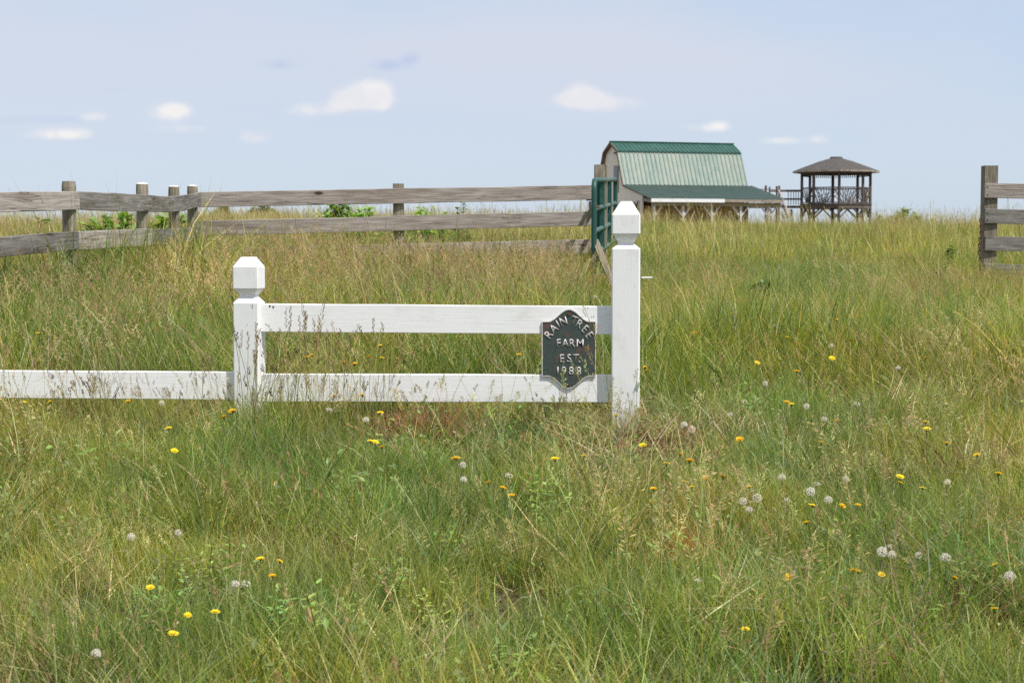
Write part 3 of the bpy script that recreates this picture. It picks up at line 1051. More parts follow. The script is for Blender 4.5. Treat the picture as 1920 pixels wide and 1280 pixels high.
def build_right_fence():
    x0 = at(1856, 500, 16.3).x
    root = thing('board_fence', 'short run of weathered board fence at the right edge with tall end post', 'fence', (x0, 16.4, gz(x0, 16.4)))
    D = 16.3
    wpost(root, 1855.5, 311, D + .085, .0655, M['post_wood'], True)
    wpost(root, 2320, 318, D + .3, .06, M['post_wood'], True)
    for ya in (357.2, 405.5, 456.5, 508):
        MB().board(at(1846.5, ya, D), at(2340, ya + 8, D + .2), .142, .03, (0, 0, 1), seg=8, jit=.002).build('board', M['dark_board'] if ya > 400 else M['grey_board'], root)
    for py in (350, 365, 399, 412):
        p = at(1852, py, D - .015)
        MB().tube([p, p + Vector((0, -.004, 0))], .006, 6).build('nail', M['rust'], root)
    # chain hanging down the left side of the post
    p = at(1838.6, 413, D - .0)
    ch = thing('chain', 'rusty chain hanging down the left side of the right gate post', 'chain', (p.x, p.y, gz(p.x, p.y)))
    z = p.z; k = 0
    zend = at(1838, 524, D).z
    while z > zend:
        mb = MB(); n = 10; pts = []
        a_ = .0135; b_ = .021
        ux = (1, .25) if k % 2 == 0 else (.25, 1)
        sway = .006 * math.sin(k * .55)
        for j in range(n + 1):
            t = 2 * math.pi * j / n
            pts.append(Vector((p.x + sway + a_ * math.cos(t) * ux[0], p.y + a_ * math.cos(t) * ux[1], z + b_ * math.sin(t))))
        for j in range(n):
            mb.tube([pts[j], pts[j + 1]], .0048, 5)
        mb.build('link', M['rust'], ch)
        z -= .031; k += 1


build_right_fence()


def build_gate():
    p0 = Vector((.752, 15.45, 1.06))
    root = thing('farm_gate', 'open green tubular farm gate swung back beside its wooden post', 'gate', p0)
    L = 3.6
    d = Vector((.116, 1, 0)).normalized()
    def G(s, h): return p0 + d * s + Vector((0, 0, h + .038 * s))
    H = 1.085
    r = .025
    # outer frame with rounded corners
    def arc(s0, h0, a0, a1, rad, n=6):
        return [G(s0 + rad * math.cos(R(a0 + (a1 - a0) * k / n)), h0 + rad * math.sin(R(a0 + (a1 - a0) * k / n))) for k in range(n + 1)]
    c = .1
    near = [G(0, .1)] + [G(0, H * k / 4) for k in range(1, 4)] + arc(c, H - c, 180, 90, c)
    MB().tube([G(0, -.02)] + near[1:], r, 10).build('end_tube', M['gate'], root, smooth=True)
    MB().tube([G(c, H), G(L - c, H)], r, 10).build('top_tube', M['gate_worn'], root, smooth=True)
    MB().tube(arc(L - c, H - c, 90, 0, c) + [G(L, H * .5), G(L, 0)], r, 10).build('end_tube', M['gate'], root, smooth=True)
    for h in (0.0, .20, .405, .615, .82):
        MB().tube([G(0, h), G(L / 2, h), G(L, h)], .0235, 10).build('cross_tube', M['gate_worn'], root, smooth=True)
    for s in (1.2, 2.4):
        MB().board(G(s, 0), G(s, H), .052, .03, d.cross(Vector((0, 0, 1)))).build('upright', M['gate'], root)
        MB().board(G(s + .03, 0) - Vector((.03, 0, 0)), G(s + .03, H) - Vector((.03, 0, 0)), .05, .012, (1, 0, 0)).build('upright', M['gate'], root)
    for h in (.2, .85):
        MB().tube([G(-.02, h), G(-.02, h) + Vector((.06, .3, 0))], .012, 6).build('hinge', M['rust'], root)


build_gate()


# ------------------------------------------------------------------ vegetation
GREEN = (0.212, 0.266, 0.058); YGREEN = (0.350, 0.362, 0.092); DGREEN = (0.085, 0.140, 0.040); BGREEN = (0.155, 0.222, 0.078)
TAN = (0.50, 0.40, 0.20); STRAW = (0.62, 0.53, 0.31); BROWN = (0.22, 0.14, 0.08); PURPLE = (0.24, 0.13, 0.10); STEM = (0.22, 0.23, 0.075)
RED = (0.30, 0.085, 0.06); ORANGE = (0.62, 0.20, 0.09)


class Veg:
    """vertices, faces and a colour per vertex"""
    def __init__(self, seed):
        self.v = []; self.f = []; self.c = []
        self.r = random.Random(seed)

    def strip(self, pts, widths, side, col, col2=None):
        b = len(self.v); n = len(pts); k = 0
        idx = []
        for i, (p, w) in enumerate(zip(pts, widths)):
            f = i / (n - 1)
            c = col if col2 is None else tuple(a + (b_ - a) * f for a, b_ in zip(col, col2))
            if w <= 0:
                self.v.append(tuple(p)); self.c.append(c); idx.append((len(self.v) - 1,))
            else:
                self.v.append(tuple(p - side * (w / 2))); self.v.append(tuple(p + side * (w / 2))); self.c += [c, c]
                idx.append((len(self.v) - 2, len(self.v) - 1))
        for a, b_ in zip(idx[:-1], idx[1:]):
            if len(b_) == 2: self.f.append((a[0], a[1], b_[1], b_[0]))
            else: self.f.append((a[0], a[1], b_[0]))

    def blade(self, base, h, w, lean, curl, col, seg=3, az=None, taper=True, col2=None):
        r = self.r
        az = r.uniform(0, 6.283) if az is None else az
        d = Vector((math.cos(az), math.sin(az), 0))
        tw = az + r.uniform(-1.2, 1.2) + 1.57
        side = Vector((math.cos(tw), math.sin(tw), 0))
        pts = []
        for i in range(seg + 1):
            t = i / seg
            pts.append(Vector(base) + d * (h * (lean * t + curl * t * t)) + Vector((0, 0, h * (t - .38 * curl * t * t))))
        ws = [w * (.8, 1.0, .72, .4, .2)[min(i, 4)] for i in range(seg)] + [0 if taper else w]
        if seg == 3: ws = [w * .85, w, w * .6, 0 if taper else w]
        if not taper: ws = [w] * (seg + 1)
        self.strip(pts, ws, side, col, col2)
        return pts, d

    def leaf(self, p, d, n, l, w, col):
        """small pointed oval leaf folded along its rib"""
        d = Vector(d).normalized(); s = d.cross(Vector(n)).normalized(); up = s.cross(d).normalized()
        b = len(self.v)
        P = [p, p + d * l * .35 + s * w * .5 + up * w * .12, p + d * l * .35 - s * w * .5 + up * w * .12, p + d * l * .5 - up * w * .05, p + d * l * .75 + s * w * .33, p + d * l * .75 - s * w * .33, p + d * l - up * l * .08]
        for q in P:
            self.v.append(tuple(q)); self.c.append(col)
        self.f += [(b, b + 1, b + 3), (b, b + 3, b + 2), (b + 1, b + 4, b + 3), (b + 2, b + 3, b + 5), (b + 4, b + 6, b + 3), (b + 5, b + 3, b + 6)]

    def mesh(self, name, mat):
        me = bpy.data.meshes.new(name)
        me.from_pydata(self.v, [], self.f)
        a = me.color_attributes.new('col', 'FLOAT_COLOR', 'POINT')
        cc = np.ones((len(self.v), 4), np.float32); cc[:, :3] = np.array(self.c)
        a.data.foreach_set('color', cc.ravel())
        me.materials.append(mat)
        return me


def vary(r, c, a=.22, b=.12):
    k = 1 + r.uniform(-a, a)
    return tuple(max(0.004, x * k * (1 + r.uniform(-b, b))) for x in c)


def clump(seed, n, rad, h, w, lean, curl, cols, seg=3, mat='grass', p=.7):
    V = Veg(seed); r = V.r
    names, wts = zip(*cols)
    for _ in range(n):
        a = r.uniform(0, 6.283); q = rad * math.sqrt(r.random())
        c = vary(r, r.choices(names, wts)[0], .38, .14)
        V.blade((q * math.cos(a), q * math.sin(a), -.02), r.uniform(*h) * (1 if r.random() < .8 else 1.25), r.uniform(*w), r.uniform(*lean), r.uniform(*curl), c, seg,
                az=a + r.gauss(0, p) if q > rad * .3 else None)
    return V.mesh('tuft', M[mat])


def head_spike(V, pts, d, c, L=.09, rr=.004, n=20, sp=.012, sw=.0036):
    r = V.r
    tip = pts[-1]; dirn = (pts[-1] - pts[-2]).normalized()
    for i in range(n):
        f = i / n
        p = tip - dirn * (L * (1 - f))
        a = r.uniform(0, 6.283)
        o = Vector((math.cos(a), math.sin(a), .2))
        q = p + o * rr * r.uniform(.3, 1)
        dd = (dirn + o * .45).normalized()
        side = dd.cross(Vector((math.cos(a + 1.3), math.sin(a + 1.3), .1))).normalized()
        s = sp * r.uniform(.7, 1.25)
        V.strip([q, q + dd * s * .5, q + dd * s], [sw * .3, sw, 0], side, vary(r, c, .25))


def head_panicle(V, pts, d, c, L=.14, spread=.035, n=30, sp=.011, sw=.0038, droop=0.0):
    r = V.r
    tip = pts[-1]; dirn = (pts[-1] - pts[-2]).normalized()
    for i in range(n):
        f = i / n
        p = tip - dirn * (L * (1 - f))
        a = r.uniform(0, 6.283)
        o = Vector((math.cos(a), math.sin(a), .5 - droop))
        ext = spread * (1 - f * .75) * r.uniform(.25, 1)
        q = p + o * ext
        side0 = Vector((-math.sin(a), math.cos(a), 0))
        V.strip([p, q], [.0009, .0009], side0, vary(r, c, .2))
        dd = (dirn * .6 + o * .6 + Vector((0, 0, -droop))).normalized()
        side = dd.cross(Vector((math.cos(a + 1.3), math.sin(a + 1.3), .1))).normalized()
        s = sp * r.uniform(.7, 1.3)
        V.strip([q, q + dd * s * .5, q + dd * s], [sw * .3, sw, 0], side, vary(r, c, .25))


def stalks(seed, n, rad, h, kind, stem, head, lean=(.0, .25), curl=(0, .25), w=.0022, leaves=1):
    V = Veg(seed); r = V.r
    for _ in range(n):
        a = r.uniform(0, 6.283); q = rad * math.sqrt(r.random())
        b = Vector((q * math.cos(a), q * math.sin(a), -.02))
        hh = r.uniform(*h)
        sc_ = vary(r, stem)
        cu = r.uniform(*curl)
        az = r.gauss(2.9, .9)          # most of them lean towards the left
        pts, d = V.blade(b, hh, w, r.uniform(*lean), cu, sc_, 4, az, False)
        hc = vary(r, head, .25)
        k = hh / .6
        if kind == 'spike': head_spike(V, pts, d, hc, L=r.uniform(.05, .11) * k)
        elif kind == 'fat': head_spike(V, pts, d, hc, L=r.uniform(.025, .04), rr=.005, n=16, sp=.009, sw=.005)
        elif kind == 'panicle': head_panicle(V, pts, d, hc, L=r.uniform(.10, .17) * k, spread=r.uniform(.012, .04) * k)
        elif kind == 'brome': head_panicle(V, pts, d, hc, L=r.uniform(.12, .2) * k, spread=.028, n=18, sp=.02, sw=.004, droop=.35)
        for _l in range(leaves):
            t = r.uniform(.1, .5)
            V.blade(b.lerp(pts[2], t), hh * r.uniform(.25, .4), .0032, r.uniform(.3, .8), r.uniform(0, .5), vary(r, stem), 3)
    return V.mesh('stalk', M['dry'])


def variants(cname, meshes):
    col = bpy.data.collections.new(cname)
    for i, me in enumerate(meshes):
        o = bpy.data.objects.new('%s_%02d' % (cname, i), me)
        col.objects.link(o)
    return col


def scatter(name, label, col, nvar, P, scale, rot=None, tilt=0.1, rng=RNG, idx=None):
    n = len(P)
    me = bpy.data.meshes.new(name)
    me.vertices.add(n)
    me.vertices.foreach_set('co', np.asarray(P, np.float32).ravel())
    at_ = me.attributes.new('rot', 'FLOAT_VECTOR', 'POINT')
    e = np.zeros((n, 3), np.float32)
    e[:, 0] = rng.normal(0, tilt, n); e[:, 1] = rng.normal(0, tilt, n)
    e[:, 2] = rng.uniform(0, 6.283, n) if rot is None else rot
    at_.data.foreach_set('vector', e.ravel())
    as_ = me.attributes.new('scl', 'FLOAT', 'POINT')
    as_.data.foreach_set('value', np.asarray(scale, np.float32))
    ai = me.attributes.new('idx', 'INT', 'POINT')
    ai.data.foreach_set('value', (rng.integers(0, nvar, n) if idx is None else idx).astype(np.int32))
    o = bpy.data.objects.new(name, me)
    C.objects.link(o)
    g = bpy.data.node_groups.new(name + '_scatter', 'GeometryNodeTree')
    g.interface.new_socket('Geometry', in_out='INPUT', socket_type='NodeSocketGeometry')
    g.interface.new_socket('Geometry', in_out='OUTPUT', socket_type='NodeSocketGeometry')
    N = g.nodes; Lk = g.links
    gi = N.new('NodeGroupInput'); go = N.new('NodeGroupOutput')
    m2p = N.new('GeometryNodeMeshToPoints')
    iop = N.new('GeometryNodeInstanceOnPoints')
    ci = N.new('GeometryNodeCollectionInfo')
    ci.inputs[0].default_value = col
    ci.inputs['Separate Children'].default_value = True
    ci.inputs['Reset Children'].default_value = True
    def attr(nm, typ):
        a = N.new('GeometryNodeInputNamedAttribute'); a.data_type = typ; a.inputs[0].default_value = nm
        return a.outputs[0]
    Lk.new(gi.outputs[0], m2p.inputs[0])
    Lk.new(m2p.outputs[0], iop.inputs['Points'])
    Lk.new(ci.outputs[0], iop.inputs['Instance'])
    iop.inputs['Pick Instance'].default_value = True
    Lk.new(attr('idx', 'INT'), iop.inputs['Instance Index'])
    e2r = N.new('FunctionNodeEulerToRotation')
    Lk.new(attr('rot', 'FLOAT_VECTOR'), e2r.inputs[0])
    Lk.new(e2r.outputs[0], iop.inputs['Rotation'])
    Lk.new(attr('scl', 'FLOAT'), iop.inputs['Scale'])
    Lk.new(iop.outputs[0], go.inputs[0])
    md = o.modifiers.new('scatter', 'NODES'); md.node_group = g
    tag(o, label, kind='stuff')
    return o


def sample(y0, y1, dens, mask=None, margin=1.2, k=.375):
    """random points in the wedge the photo looks into; dens per square metre"""
    # evenly spread quasi-random points, thinned by the mask
    A = k * (y1**2 - y0**2) + 2 * margin * (y1 - y0)
    n = int(A * dens)
    i = np.arange(1, n + 1)
    a, b = RNG.uniform(0, 1, 2)
    u1 = (a + i * 0.7548776662466927) % 1; u2 = (b + i * 0.5698402909980532) % 1
    c = -(k * y0**2 + 2 * margin * y0) - u1 * A
    y = (-2 * margin + np.sqrt(4 * margin**2 - 4 * k * c)) / (2 * k)
    x = (2 * u2 - 1) * (k * y + margin)
    y = y + RNG.normal(0, .05, n); x = x + RNG.normal(0, .05, n)
    if mask is not None:
        q = RNG.uniform(0, 1, len(y)) < mask(x, y)
        x, y = x[q], y[q]
    return np.stack([x, y, ground(x, y)], 1)


sm = lambda x, a, b: np.clip((x - a) / (b - a), 0, 1)**2 * (3 - 2 * np.clip((x - a) / (b - a), 0, 1))
px_of = lambda x, y: 960 + F * x / y

# photo positions of the bare or special spots on the ground
SPOTS = {k: on_ground(*v) for k, v in dict(red=(798, 806, .09), orange=(1308, 1004, .13), bare=(1830, 1180), base=(1230, 850), dark=(690, 800), tuftc=(905, 850), tuftr=(1075, 835), tuftcorner=(1870, 1140)).items()}


def near_spot(x, y, key, r):
    s = SPOTS[key]
    return np.exp(-(((x - s.x) / r)**2 + ((y - s.y) / (r * 1.2))**2))


def bare_mask(x, y):
    m = 1 - .97 * near_spot(x, y, 'bare', .30) - .9 * near_spot(x, y, 'red', .2) - .5 * near_spot(x, y, 'base', .30)
    m = m * (.48 + .64 * sm(vnoise(x * 2.6, y * 1.9, 21), .25, .62))
    return np.clip(m, .05, 1)


def height_map(x, y):
    """relative height of the green grass"""
    h = .53 + .50 * sm(y, 8.6, 10.5)
    h *= .68 + .42 * vnoise(x * 1.3, y * 1.3, 5) + .32 * vnoise(x * 4.3, y * 3.3, 6)
    h *= 1 - .68 * np.exp(-(((px_of(x, y) - 1125) / 55)**2)) * sm(y, 10.3, 12.3) * (1 - sm(y, 16, 17))
    px = px_of(x, y)
    h *= 1 + .16 * (1 - sm(px, 1090, 1180)) * sm(y, 10, 12) * (1 - .4 * sm(y, 16.3, 17.5))
    h *= 1 - .26 * sm(px, 1150, 1230) * sm(y, 11, 13.5)
    h *= 1 + .34 * (1 - sm(px, 250, 370)) * sm(y, 9.6, 11) * (1 - sm(y, 13.5, 15))
    h *= 1 + .35 * np.exp(-(((x + 1.28) / .3)**2 + ((y - 8.1) / .4)**2))
    h *= 1 - .6 * near_spot(x, y, 'red', .24) - .45 * near_spot(x, y, 'orange', .16)
    h *= 1 - .28 * sm(px, 500, 560) * (1 - sm(px, 1130, 1180)) * sm(y, 7.2, 7.8) * (1 - sm(y, 8.7, 9.0))
    # mown lower round the foot of the tall post and in front of the rails
    h *= 1 - .42 * np.exp(-(((x - .1) / .95)**2 + ((y - 8.0) / .75)**2))
    h *= 1 - .66 * np.exp(-(((x - .60) / .30)**2 + ((y - 7.9) / .75)**2))
    return h


def build_grass():
    G_ = [(GREEN, 4.6), (YGREEN, 3.8), (BGREEN, 1.5), (DGREEN, 1.5), (TAN, 1.2), (STRAW, .5)]
    fine = variants('fine_grass', [clump(100 + i, 430, .34, (.12, .44), (.003, .0068), (.02, .45), (0, .65), G_, p=2.5) for i in range(8)])
    P = np.concatenate([sample(3.6, 9, 22, bare_mask), sample(9, 18.5, 10.5, bare_mask)])
    sc_ = height_map(P[:, 0], P[:, 1]) * RNG.uniform(.75, 1.2, len(P))
    scatter('meadow_grass', 'fine green grass covering the near meadow', fine, 8, P, sc_, tilt=.1)
    YG = [(GREEN, 2.6), (YGREEN, 4.4), (BGREEN, .4), (DGREEN, .6), (TAN, 2.6), (BROWN, .4)]
    coarse = variants('field_grass', [clump(130 + i, 480, .75, (.20, .50), (.007, .013), (.02, .30), (0, .45), YG) for i in range(8)])
    P = np.concatenate([sample(18, 40, 1.6), sample(40, 82, 1.0)])
    scatter('field_grass', 'yellow-green grass on the rise behind the fences', coarse, 8, P, RNG.uniform(.5, .85, len(P)), tilt=.1)
    # low dead thatch
    D_ = [(TAN, 5), (STRAW, 3), (BROWN, 2), (GREEN, 1)]
    that = variants('thatch', [clump(160 + i, 280, .32, (.05, .16), (.0022, .004), (.3, 1.5), (0, .6), D_, mat='dry', p=3) for i in range(5)])
    P = sample(3.6, 17, 6.0, lambda x, y: .35 + .65 * sm(vnoise(x * 1.4, y * 1.4, 33), .35, .7) )
    scatter('thatch', 'dead straw-coloured grass lying between the green blades', that, 5, P, RNG.uniform(.7, 1.2, len(P)), tilt=.3)
    # broader bright tufts
    T_ = [(DGREEN, 2), (BGREEN, 4), (GREEN, 4)]
    tf = variants('tuft', [clump(190 + i, 60, .07, (.20, .42), (.005, .009), (.1, .65), (.1, .75), T_, seg=4, mat='tuft', p=.5) for i in range(6)])
    pts = list(sample(3.8, 9, 7.5, lambda x, y: sm(vnoise(x * 1.1, y * 1.1, 44), .35, .62)))
    for key, n, r in (('tuftc', 20, .28), ('tuftr', 12, .11), ('tuftcorner', 18, .26), ('dark', 10, .16)):
        s = SPOTS[key]
        for _ in range(n):
            x = s.x + random.gauss(0, r * .7); y = s.y + random.gauss(0, r * .8)
            pts.append(np.array([x, y, gz(x, y)]))
    P = np.array(pts)
    nf = np.exp(-(((P[:, 0] - .60) / .2)**2 + ((P[:, 1] - 8.0) / .6)**2))
    scatter('grass_tufts', 'broad-bladed darker green grass tufts in the foreground', tf, 6, P, RNG.uniform(.55, .95, len(P)) * (1 - .6 * nf) * (1 - .25 * sm(P[:, 1], 7.3, 7.9)), tilt=.12)

    # seed heads
    tan_s = variants('tan_stalk', [stalks(220 + i, 30, .32, (.40, .80), ('panicle', 'spike', 'panicle', 'brome')[i % 4], (.36, .34, .14), ((.52, .38, .21), (.30, .175, .10), (.42, .27, .155), (.60, .48, .27))[i % 4],
                           lean=(0, .45), curl=(0, .45)) for i in range(12)])

    def mid_mask(x, y):
        px = px_of(x, y)
        left = 1 - sm(px, 1080, 1190)
        a = left * (1 - .8 * np.exp(-((px - 1120) / 40)**2)) * (.22 + .78 * sm(y, 11.0, 13.0))                      # thick with seed heads below the grey fence
        right = (1 - left) * (.10 + .16 * sm(px, 1500, 1900) + .12 * sm(y, 12, 15))
        return (a + right) * (.55 + .6 * vnoise(x * 1.1, y * 1.1, 55))
    P = sample(9.0, 17.5, 17, mid_mask)
    hs = RNG.uniform(.66, 1.08, len(P)) * (1 - .2 * sm(P[:, 1], 13.5, 14.6) * sm(px_of(P[:, 0], P[:, 1]), 640, 820)) * (1 - .25 * sm(px_of(P[:, 0], P[:, 1]), 1100, 1200))
    # keep the seed heads in front of the left boards low enough to show them
    scatter('seed_stalks', 'tan and brown seed heads standing over the grass behind the white fence', tan_s, 12, P, hs, tilt=.15, rot=RNG.normal(0, .9, len(P)))
    P = sample(3.7, 8.3, 10, lambda x, y: .25 + .75 * sm(vnoise(x * 1.0, y * 1.0, 66), .35, .65) * (.7 + .5 * sm(x, -.2, 1.0) * (1 - sm(y, 5.4, 6.6))))
    low = variants('pale_stalk', [stalks(250 + i, 11, .26, (.22, .54), ('panicle', 'spike', 'brome')[i % 3], (.28, .34, .11), ((.44, .43, .18), (.38, .25, .13), (.52, .44, .23))[i % 3],
                         lean=(0, .35), curl=(0, .4), w=.0018) for i in range(9)])
    scatter('foreground_stalks', 'thin seed stalks standing through the foreground grass', low, 9, P, RNG.uniform(.65, 1.05, len(P)), tilt=.15, rot=RNG.normal(0, 1.2, len(P)))
    # dark heads in front of the white rails and left post
    front = variants('dark_stalk', [stalks(280 + i, 3, .06, (.36, .66), ('spike', 'spike', 'panicle', 'fat')[i % 4], (.26, .27, .10), ((.16, .11, .07), (.24, .16, .09), (.34, .27, .14), (.14, .09, .06))[i % 4],
                           lean=(0, .3), curl=(0, .25), w=.0022, leaves=0) for i in range(8)])
    pts = []; sc2 = []
    r = random.Random(5)
    def add(px, dy, n, spread, s0, s1, D=8.25):
        for _ in range(n):
            y = D - r.uniform(0, dy)
            x = (px + r.gauss(0, spread) - 960) / F * y
            pts.append((x, y, gz(x, y))); sc2.append(r.uniform(s0, s1))
    for px in range(-140, 440, 13): add(px, .45, 1, 10, .5, .95)
    add(200, .4, 12, 40, .7, 1.0); add(30, .4, 12, 40, .6, 1.0); add(330, .4, 6, 40, .5, .85)
    add(470, .25, 12, 16, .75, 1.12); add(505, .3, 4, 10, .8, 1.1); add(560, .3, 7, 20, .85, 1.12); add(610, .3, 4, 16, .8, 1.1); add(690, .3, 4, 30, .7, 1.1)
    for px in range(520, 1140, 26): add(px, .5, 1, 14, .35, .75)
    add(710, .3, 5, 40, .45, .7); add(860, .3, 4, 50, .4, .7); add(1060, .25, 3, 20, .6, .9); add(1090, .25, 2, 16, .6, 1.0); add(1178, .2, 7, 13, .4, .75); add(1165, .15, 1, 4, 1.25, 1.3)
    n0 = len(pts)
    add(560, .25, 5, 16, 1.0, 1.3, 8.3); add(600, .25, 5, 16, .95, 1.2, 8.3); add(655, .25, 3, 14, .95, 1.15, 8.3); add(690, .25, 3, 20, .9, 1.1, 8.3)
    add(455, .2, 4, 8, 1.0, 1.2, 8.3); add(490, .2, 3, 8, 1.0, 1.2, 8.3)
    P = np.array(pts)
    frot = RNG.normal(0, 1.0, len(P)); frot[n0:] = RNG.normal(math.pi, .5, len(P) - n0)
    scatter('fence_side_stalks', 'dark seed heads standing in front of the white rails', front, 8, P, sc2, tilt=.08, rot=frot)
    # crest: taller scattered stalks breaking the skyline, tan grass at the back left
    crest = variants('crest_stalk', [stalks(310 + i, 40, 1.0, (.45, 1.0), ('panicle', 'spike')[i % 2], (.38, .36, .13), ((.54, .43, .21), (.38, .26, .14))[i % 2], lean=(0, .25), curl=(0, .25), w=.006, leaves=1) for i in range(6)])

    def crest_mask(x, y):  # thinner in front of the barn and gazebo
        px = px_of(x, y)
        m = .20 + .25 * sm(y, 35, 60) + .25 * (1 - sm(px, 1080, 1200))
        m = m * (1 - .75 * sm(px, 1190, 1230) * (1 - sm(px, 1620, 1680)) * sm(y, 30, 42))
        return m * (.5 + .8 * vnoise(x * .35, y * .35, 77))
    P = sample(17.5, 75, 3.2, crest_mask)
    scatter('crest_stalks', 'sparse tall seed heads on the rise and along its crest', crest, 6, P, RNG.uniform(.45, .85, len(P)) * (1 + .25 * (RNG.uniform(0, 1, len(P)) < .04)), tilt=.1, rot=RNG.normal(0, 1, len(P)))
    reed = variants('reed', [clump(340 + i, 60, .35, (.8, 1.45), (.008, .014), (.0, .2), (0, .3), [(STRAW, 4), (TAN, 4), (YGREEN, 1)], mat='dry') for i in range(4)])
    pts = []
    for _ in range(520):
        y = r.uniform(50, 62); px = r.uniform(375, 610) if r.random() < .8 else r.uniform(600, 760)
        x = (px - 960) / F * y
        pts.append((x, y, gz(x, y) - (.0 if px < 560 else .35)))
    P = np.array(pts)
    scatter('tall_dry_grass', 'tall straw-coloured grass on the crest seen between the grey boards', reed, 4, P, RNG.uniform(.34, .62, len(P)), tilt=.08)
    # coarser brown seed heads low in the right foreground
    cb = variants('brown_stalk', [stalks(350 + i, 5, .12, (.34, .60), ('spike', 'brome')[i % 2], (.34, .28, .12), ((.34, .20, .11), (.50, .38, .20))[i % 2], lean=(0, .35), curl=(0, .3), w=.0026, leaves=1) for i in range(5)])
    P = sample(3.8, 6.6, 4.5, lambda x, y: sm(px_of(x, y), 900, 1350) * (.35 + .65 * sm(vnoise(x * 1.6, y * 1.6, 91), .4, .6)))
    scatter('brown_seed_stalks', 'coarse brown seed heads in the right foreground', cb, 5, P, RNG.uniform(.7, 1.05, len(P)), tilt=.12, rot=RNG.normal(0, 1.1, len(P)))
    # red sorrel and the orange dying patch
    redc = variants('sorrel', [clump(360 + i, 40, .07, (.08, .26), (.004, .009), (.1, .9), (0, .5), [(RED, 4), (PURPLE, 3), (BROWN, 3)], mat='dry', p=2) for i in range(3)])
    orc = variants('orange_plant', [clump(370 + i, 40, .05, (.10, .24), (.003, .005), (.1, .7), (0, .5), [(ORANGE, 4), (TAN, 1)], mat='dry', p=2) for i in range(2)])
    def blob(key, n, rx, ry):
        s = SPOTS[key]; o = []
        for _ in range(n):
            x = s.x + r.gauss(0, rx); y = s.y + r.gauss(0, ry); o.append((x, y, gz(x, y)))
        return np.array(o)
    P = blob('red', 60, .12, .13)
    scatter('red_sorrel', 'reddish brown low plants under the long white rail', redc, 3, P, RNG.uniform(.6, 1.0, len(P)), tilt=.3)
    P = np.concatenate([blob('base', 20, .12, .15), blob('bare', 12, .12, .12)])
    scatter('brown_plants', 'low brown withered plants by the foot of the tall post', redc, 3, P, RNG.uniform(.5, .8, len(P)), tilt=.3)
    P = blob('orange', 12, .05, .05)
    scatter('orange_plants', 'small patch of orange dying shoots in the right foreground', orc, 2, P, RNG.uniform(.7, 1.0, len(P)), tilt=.3)
    fe = variants('feathery', [clump(380 + i, 110, .07, (.04, .15), (.002, .004), (.2, 1.2), (0, .5), [((.34, .46, .10), 3), ((.24, .36, .08), 3)], mat='leaf', p=3) for i in range(3)])
    s = on_ground(1130, 1165, .1)
    P = np.array([(s.x + r.gauss(0, .09), s.y + r.gauss(0, .08), gz(s.x, s.y)) for _ in range(16)] + [(on_ground(px, py).x, on_ground(px, py).y, on_ground(px, py).z) for px, py in ((1240, 1200), (1850, 1230), (1700, 1150), (1640, 1190), (720, 770), (880, 765), (980, 770))])
    scatter('feathery_weed', 'bright yellow-green feathery ground plants near the bottom edge', fe, 3, P, RNG.uniform(.6, 1.1, len(P)), tilt=.2)
    # small broad leaves low down everywhere in the foreground
    lv = []
    for i in range(5):
        V = Veg(400 + i)
        for _ in range(26):
            a = V.r.uniform(0, 6.283); q = .1 * math.sqrt(V.r.random())
            p = Vector((q * math.cos(a), q * math.sin(a), V.r.uniform(.03, .17)))
            b = V.r.uniform(0, 6.283)
            V.leaf(p, (math.cos(b), math.sin(b), V.r.uniform(-.1, .7)), (0, 0, 1), V.r.uniform(.018, .045), V.r.uniform(.009, .018), vary(V.r, V.r.choice([GREEN, BGREEN, (.24, .36, .10)])))
        lv.append(V.mesh('low_leaf', M['leaf']))
    P = sample(3.8, 9, 14, lambda x, y: sm(vnoise(x * .9, y * .9, 88), .4, .65))
    scatter('low_leaves', 'small broad leaves growing low among the foreground grass', variants('low_leaf', lv), 5, P, RNG.uniform(.7, 1.3, len(P)), tilt=.2)


build_grass()


# ---- leafy weeds that stand out one by one in the foreground
def leafy_mesh(seed, h, nstem, leafl, col, rad, pairs):
    V = Veg(seed); r = V.r
    S = Veg(seed + 5)
    for _ in range(nstem):
        a = r.uniform(0, 6.283); q = rad * r.random()
        pts, d = S.blade((q * math.cos(a) * .5, q * math.sin(a) * .5, -.02), h * r.uniform(.6, 1), .0035, r.uniform(0, .45), r.uniform(0, .2), vary(r, (.16, .13, .06)), 4, a, False)
        n = pairs
        for k in range(n):
            f = .25 + .75 * (k + .5) / n
            i = min(3, int(f * 4)); p = pts[i].lerp(pts[i + 1], f * 4 - i)
            b = r.uniform(0, 6.283)
            for sgn in (0, math.pi):
                bb = b + sgn + r.gauss(0, .3)
                V.leaf(p, (math.cos(bb), math.sin(bb), r.uniform(.0, .8)), (0, 0, 1), leafl * r.uniform(.6, 1.15), leafl * r.uniform(.35, .5), vary(r, col))
    return V.mesh('leaves', M['leaf']), S.mesh('stems', M['leaf'])


def two_part(name, label, cat, loc, parts, scale=1.0, rot=0.0, group=None):
    t = thing(name, label, cat, loc, group)
    t.scale = (scale,) * 3; t.rotation_euler = (0, 0, rot)
    for nm, me in parts:
        o = bpy.data.objects.new(nm, me); C.objects.link(o); o.parent = t
    return t


def ordinal(i):
    return ['leftmost', 'second from left', 'third from left', 'fourth from left', 'fifth from left', 'sixth from left', 'seventh from left', 'eighth from left', 'ninth from left', 'tenth from left',
            'eleventh from left', 'twelfth from left', 'thirteenth from left', 'fourteenth from left', 'fifteenth from left', 'sixteenth from left', 'seventeenth from left', 'eighteenth from left', 'nineteenth from left', 'twentieth from left'][i]


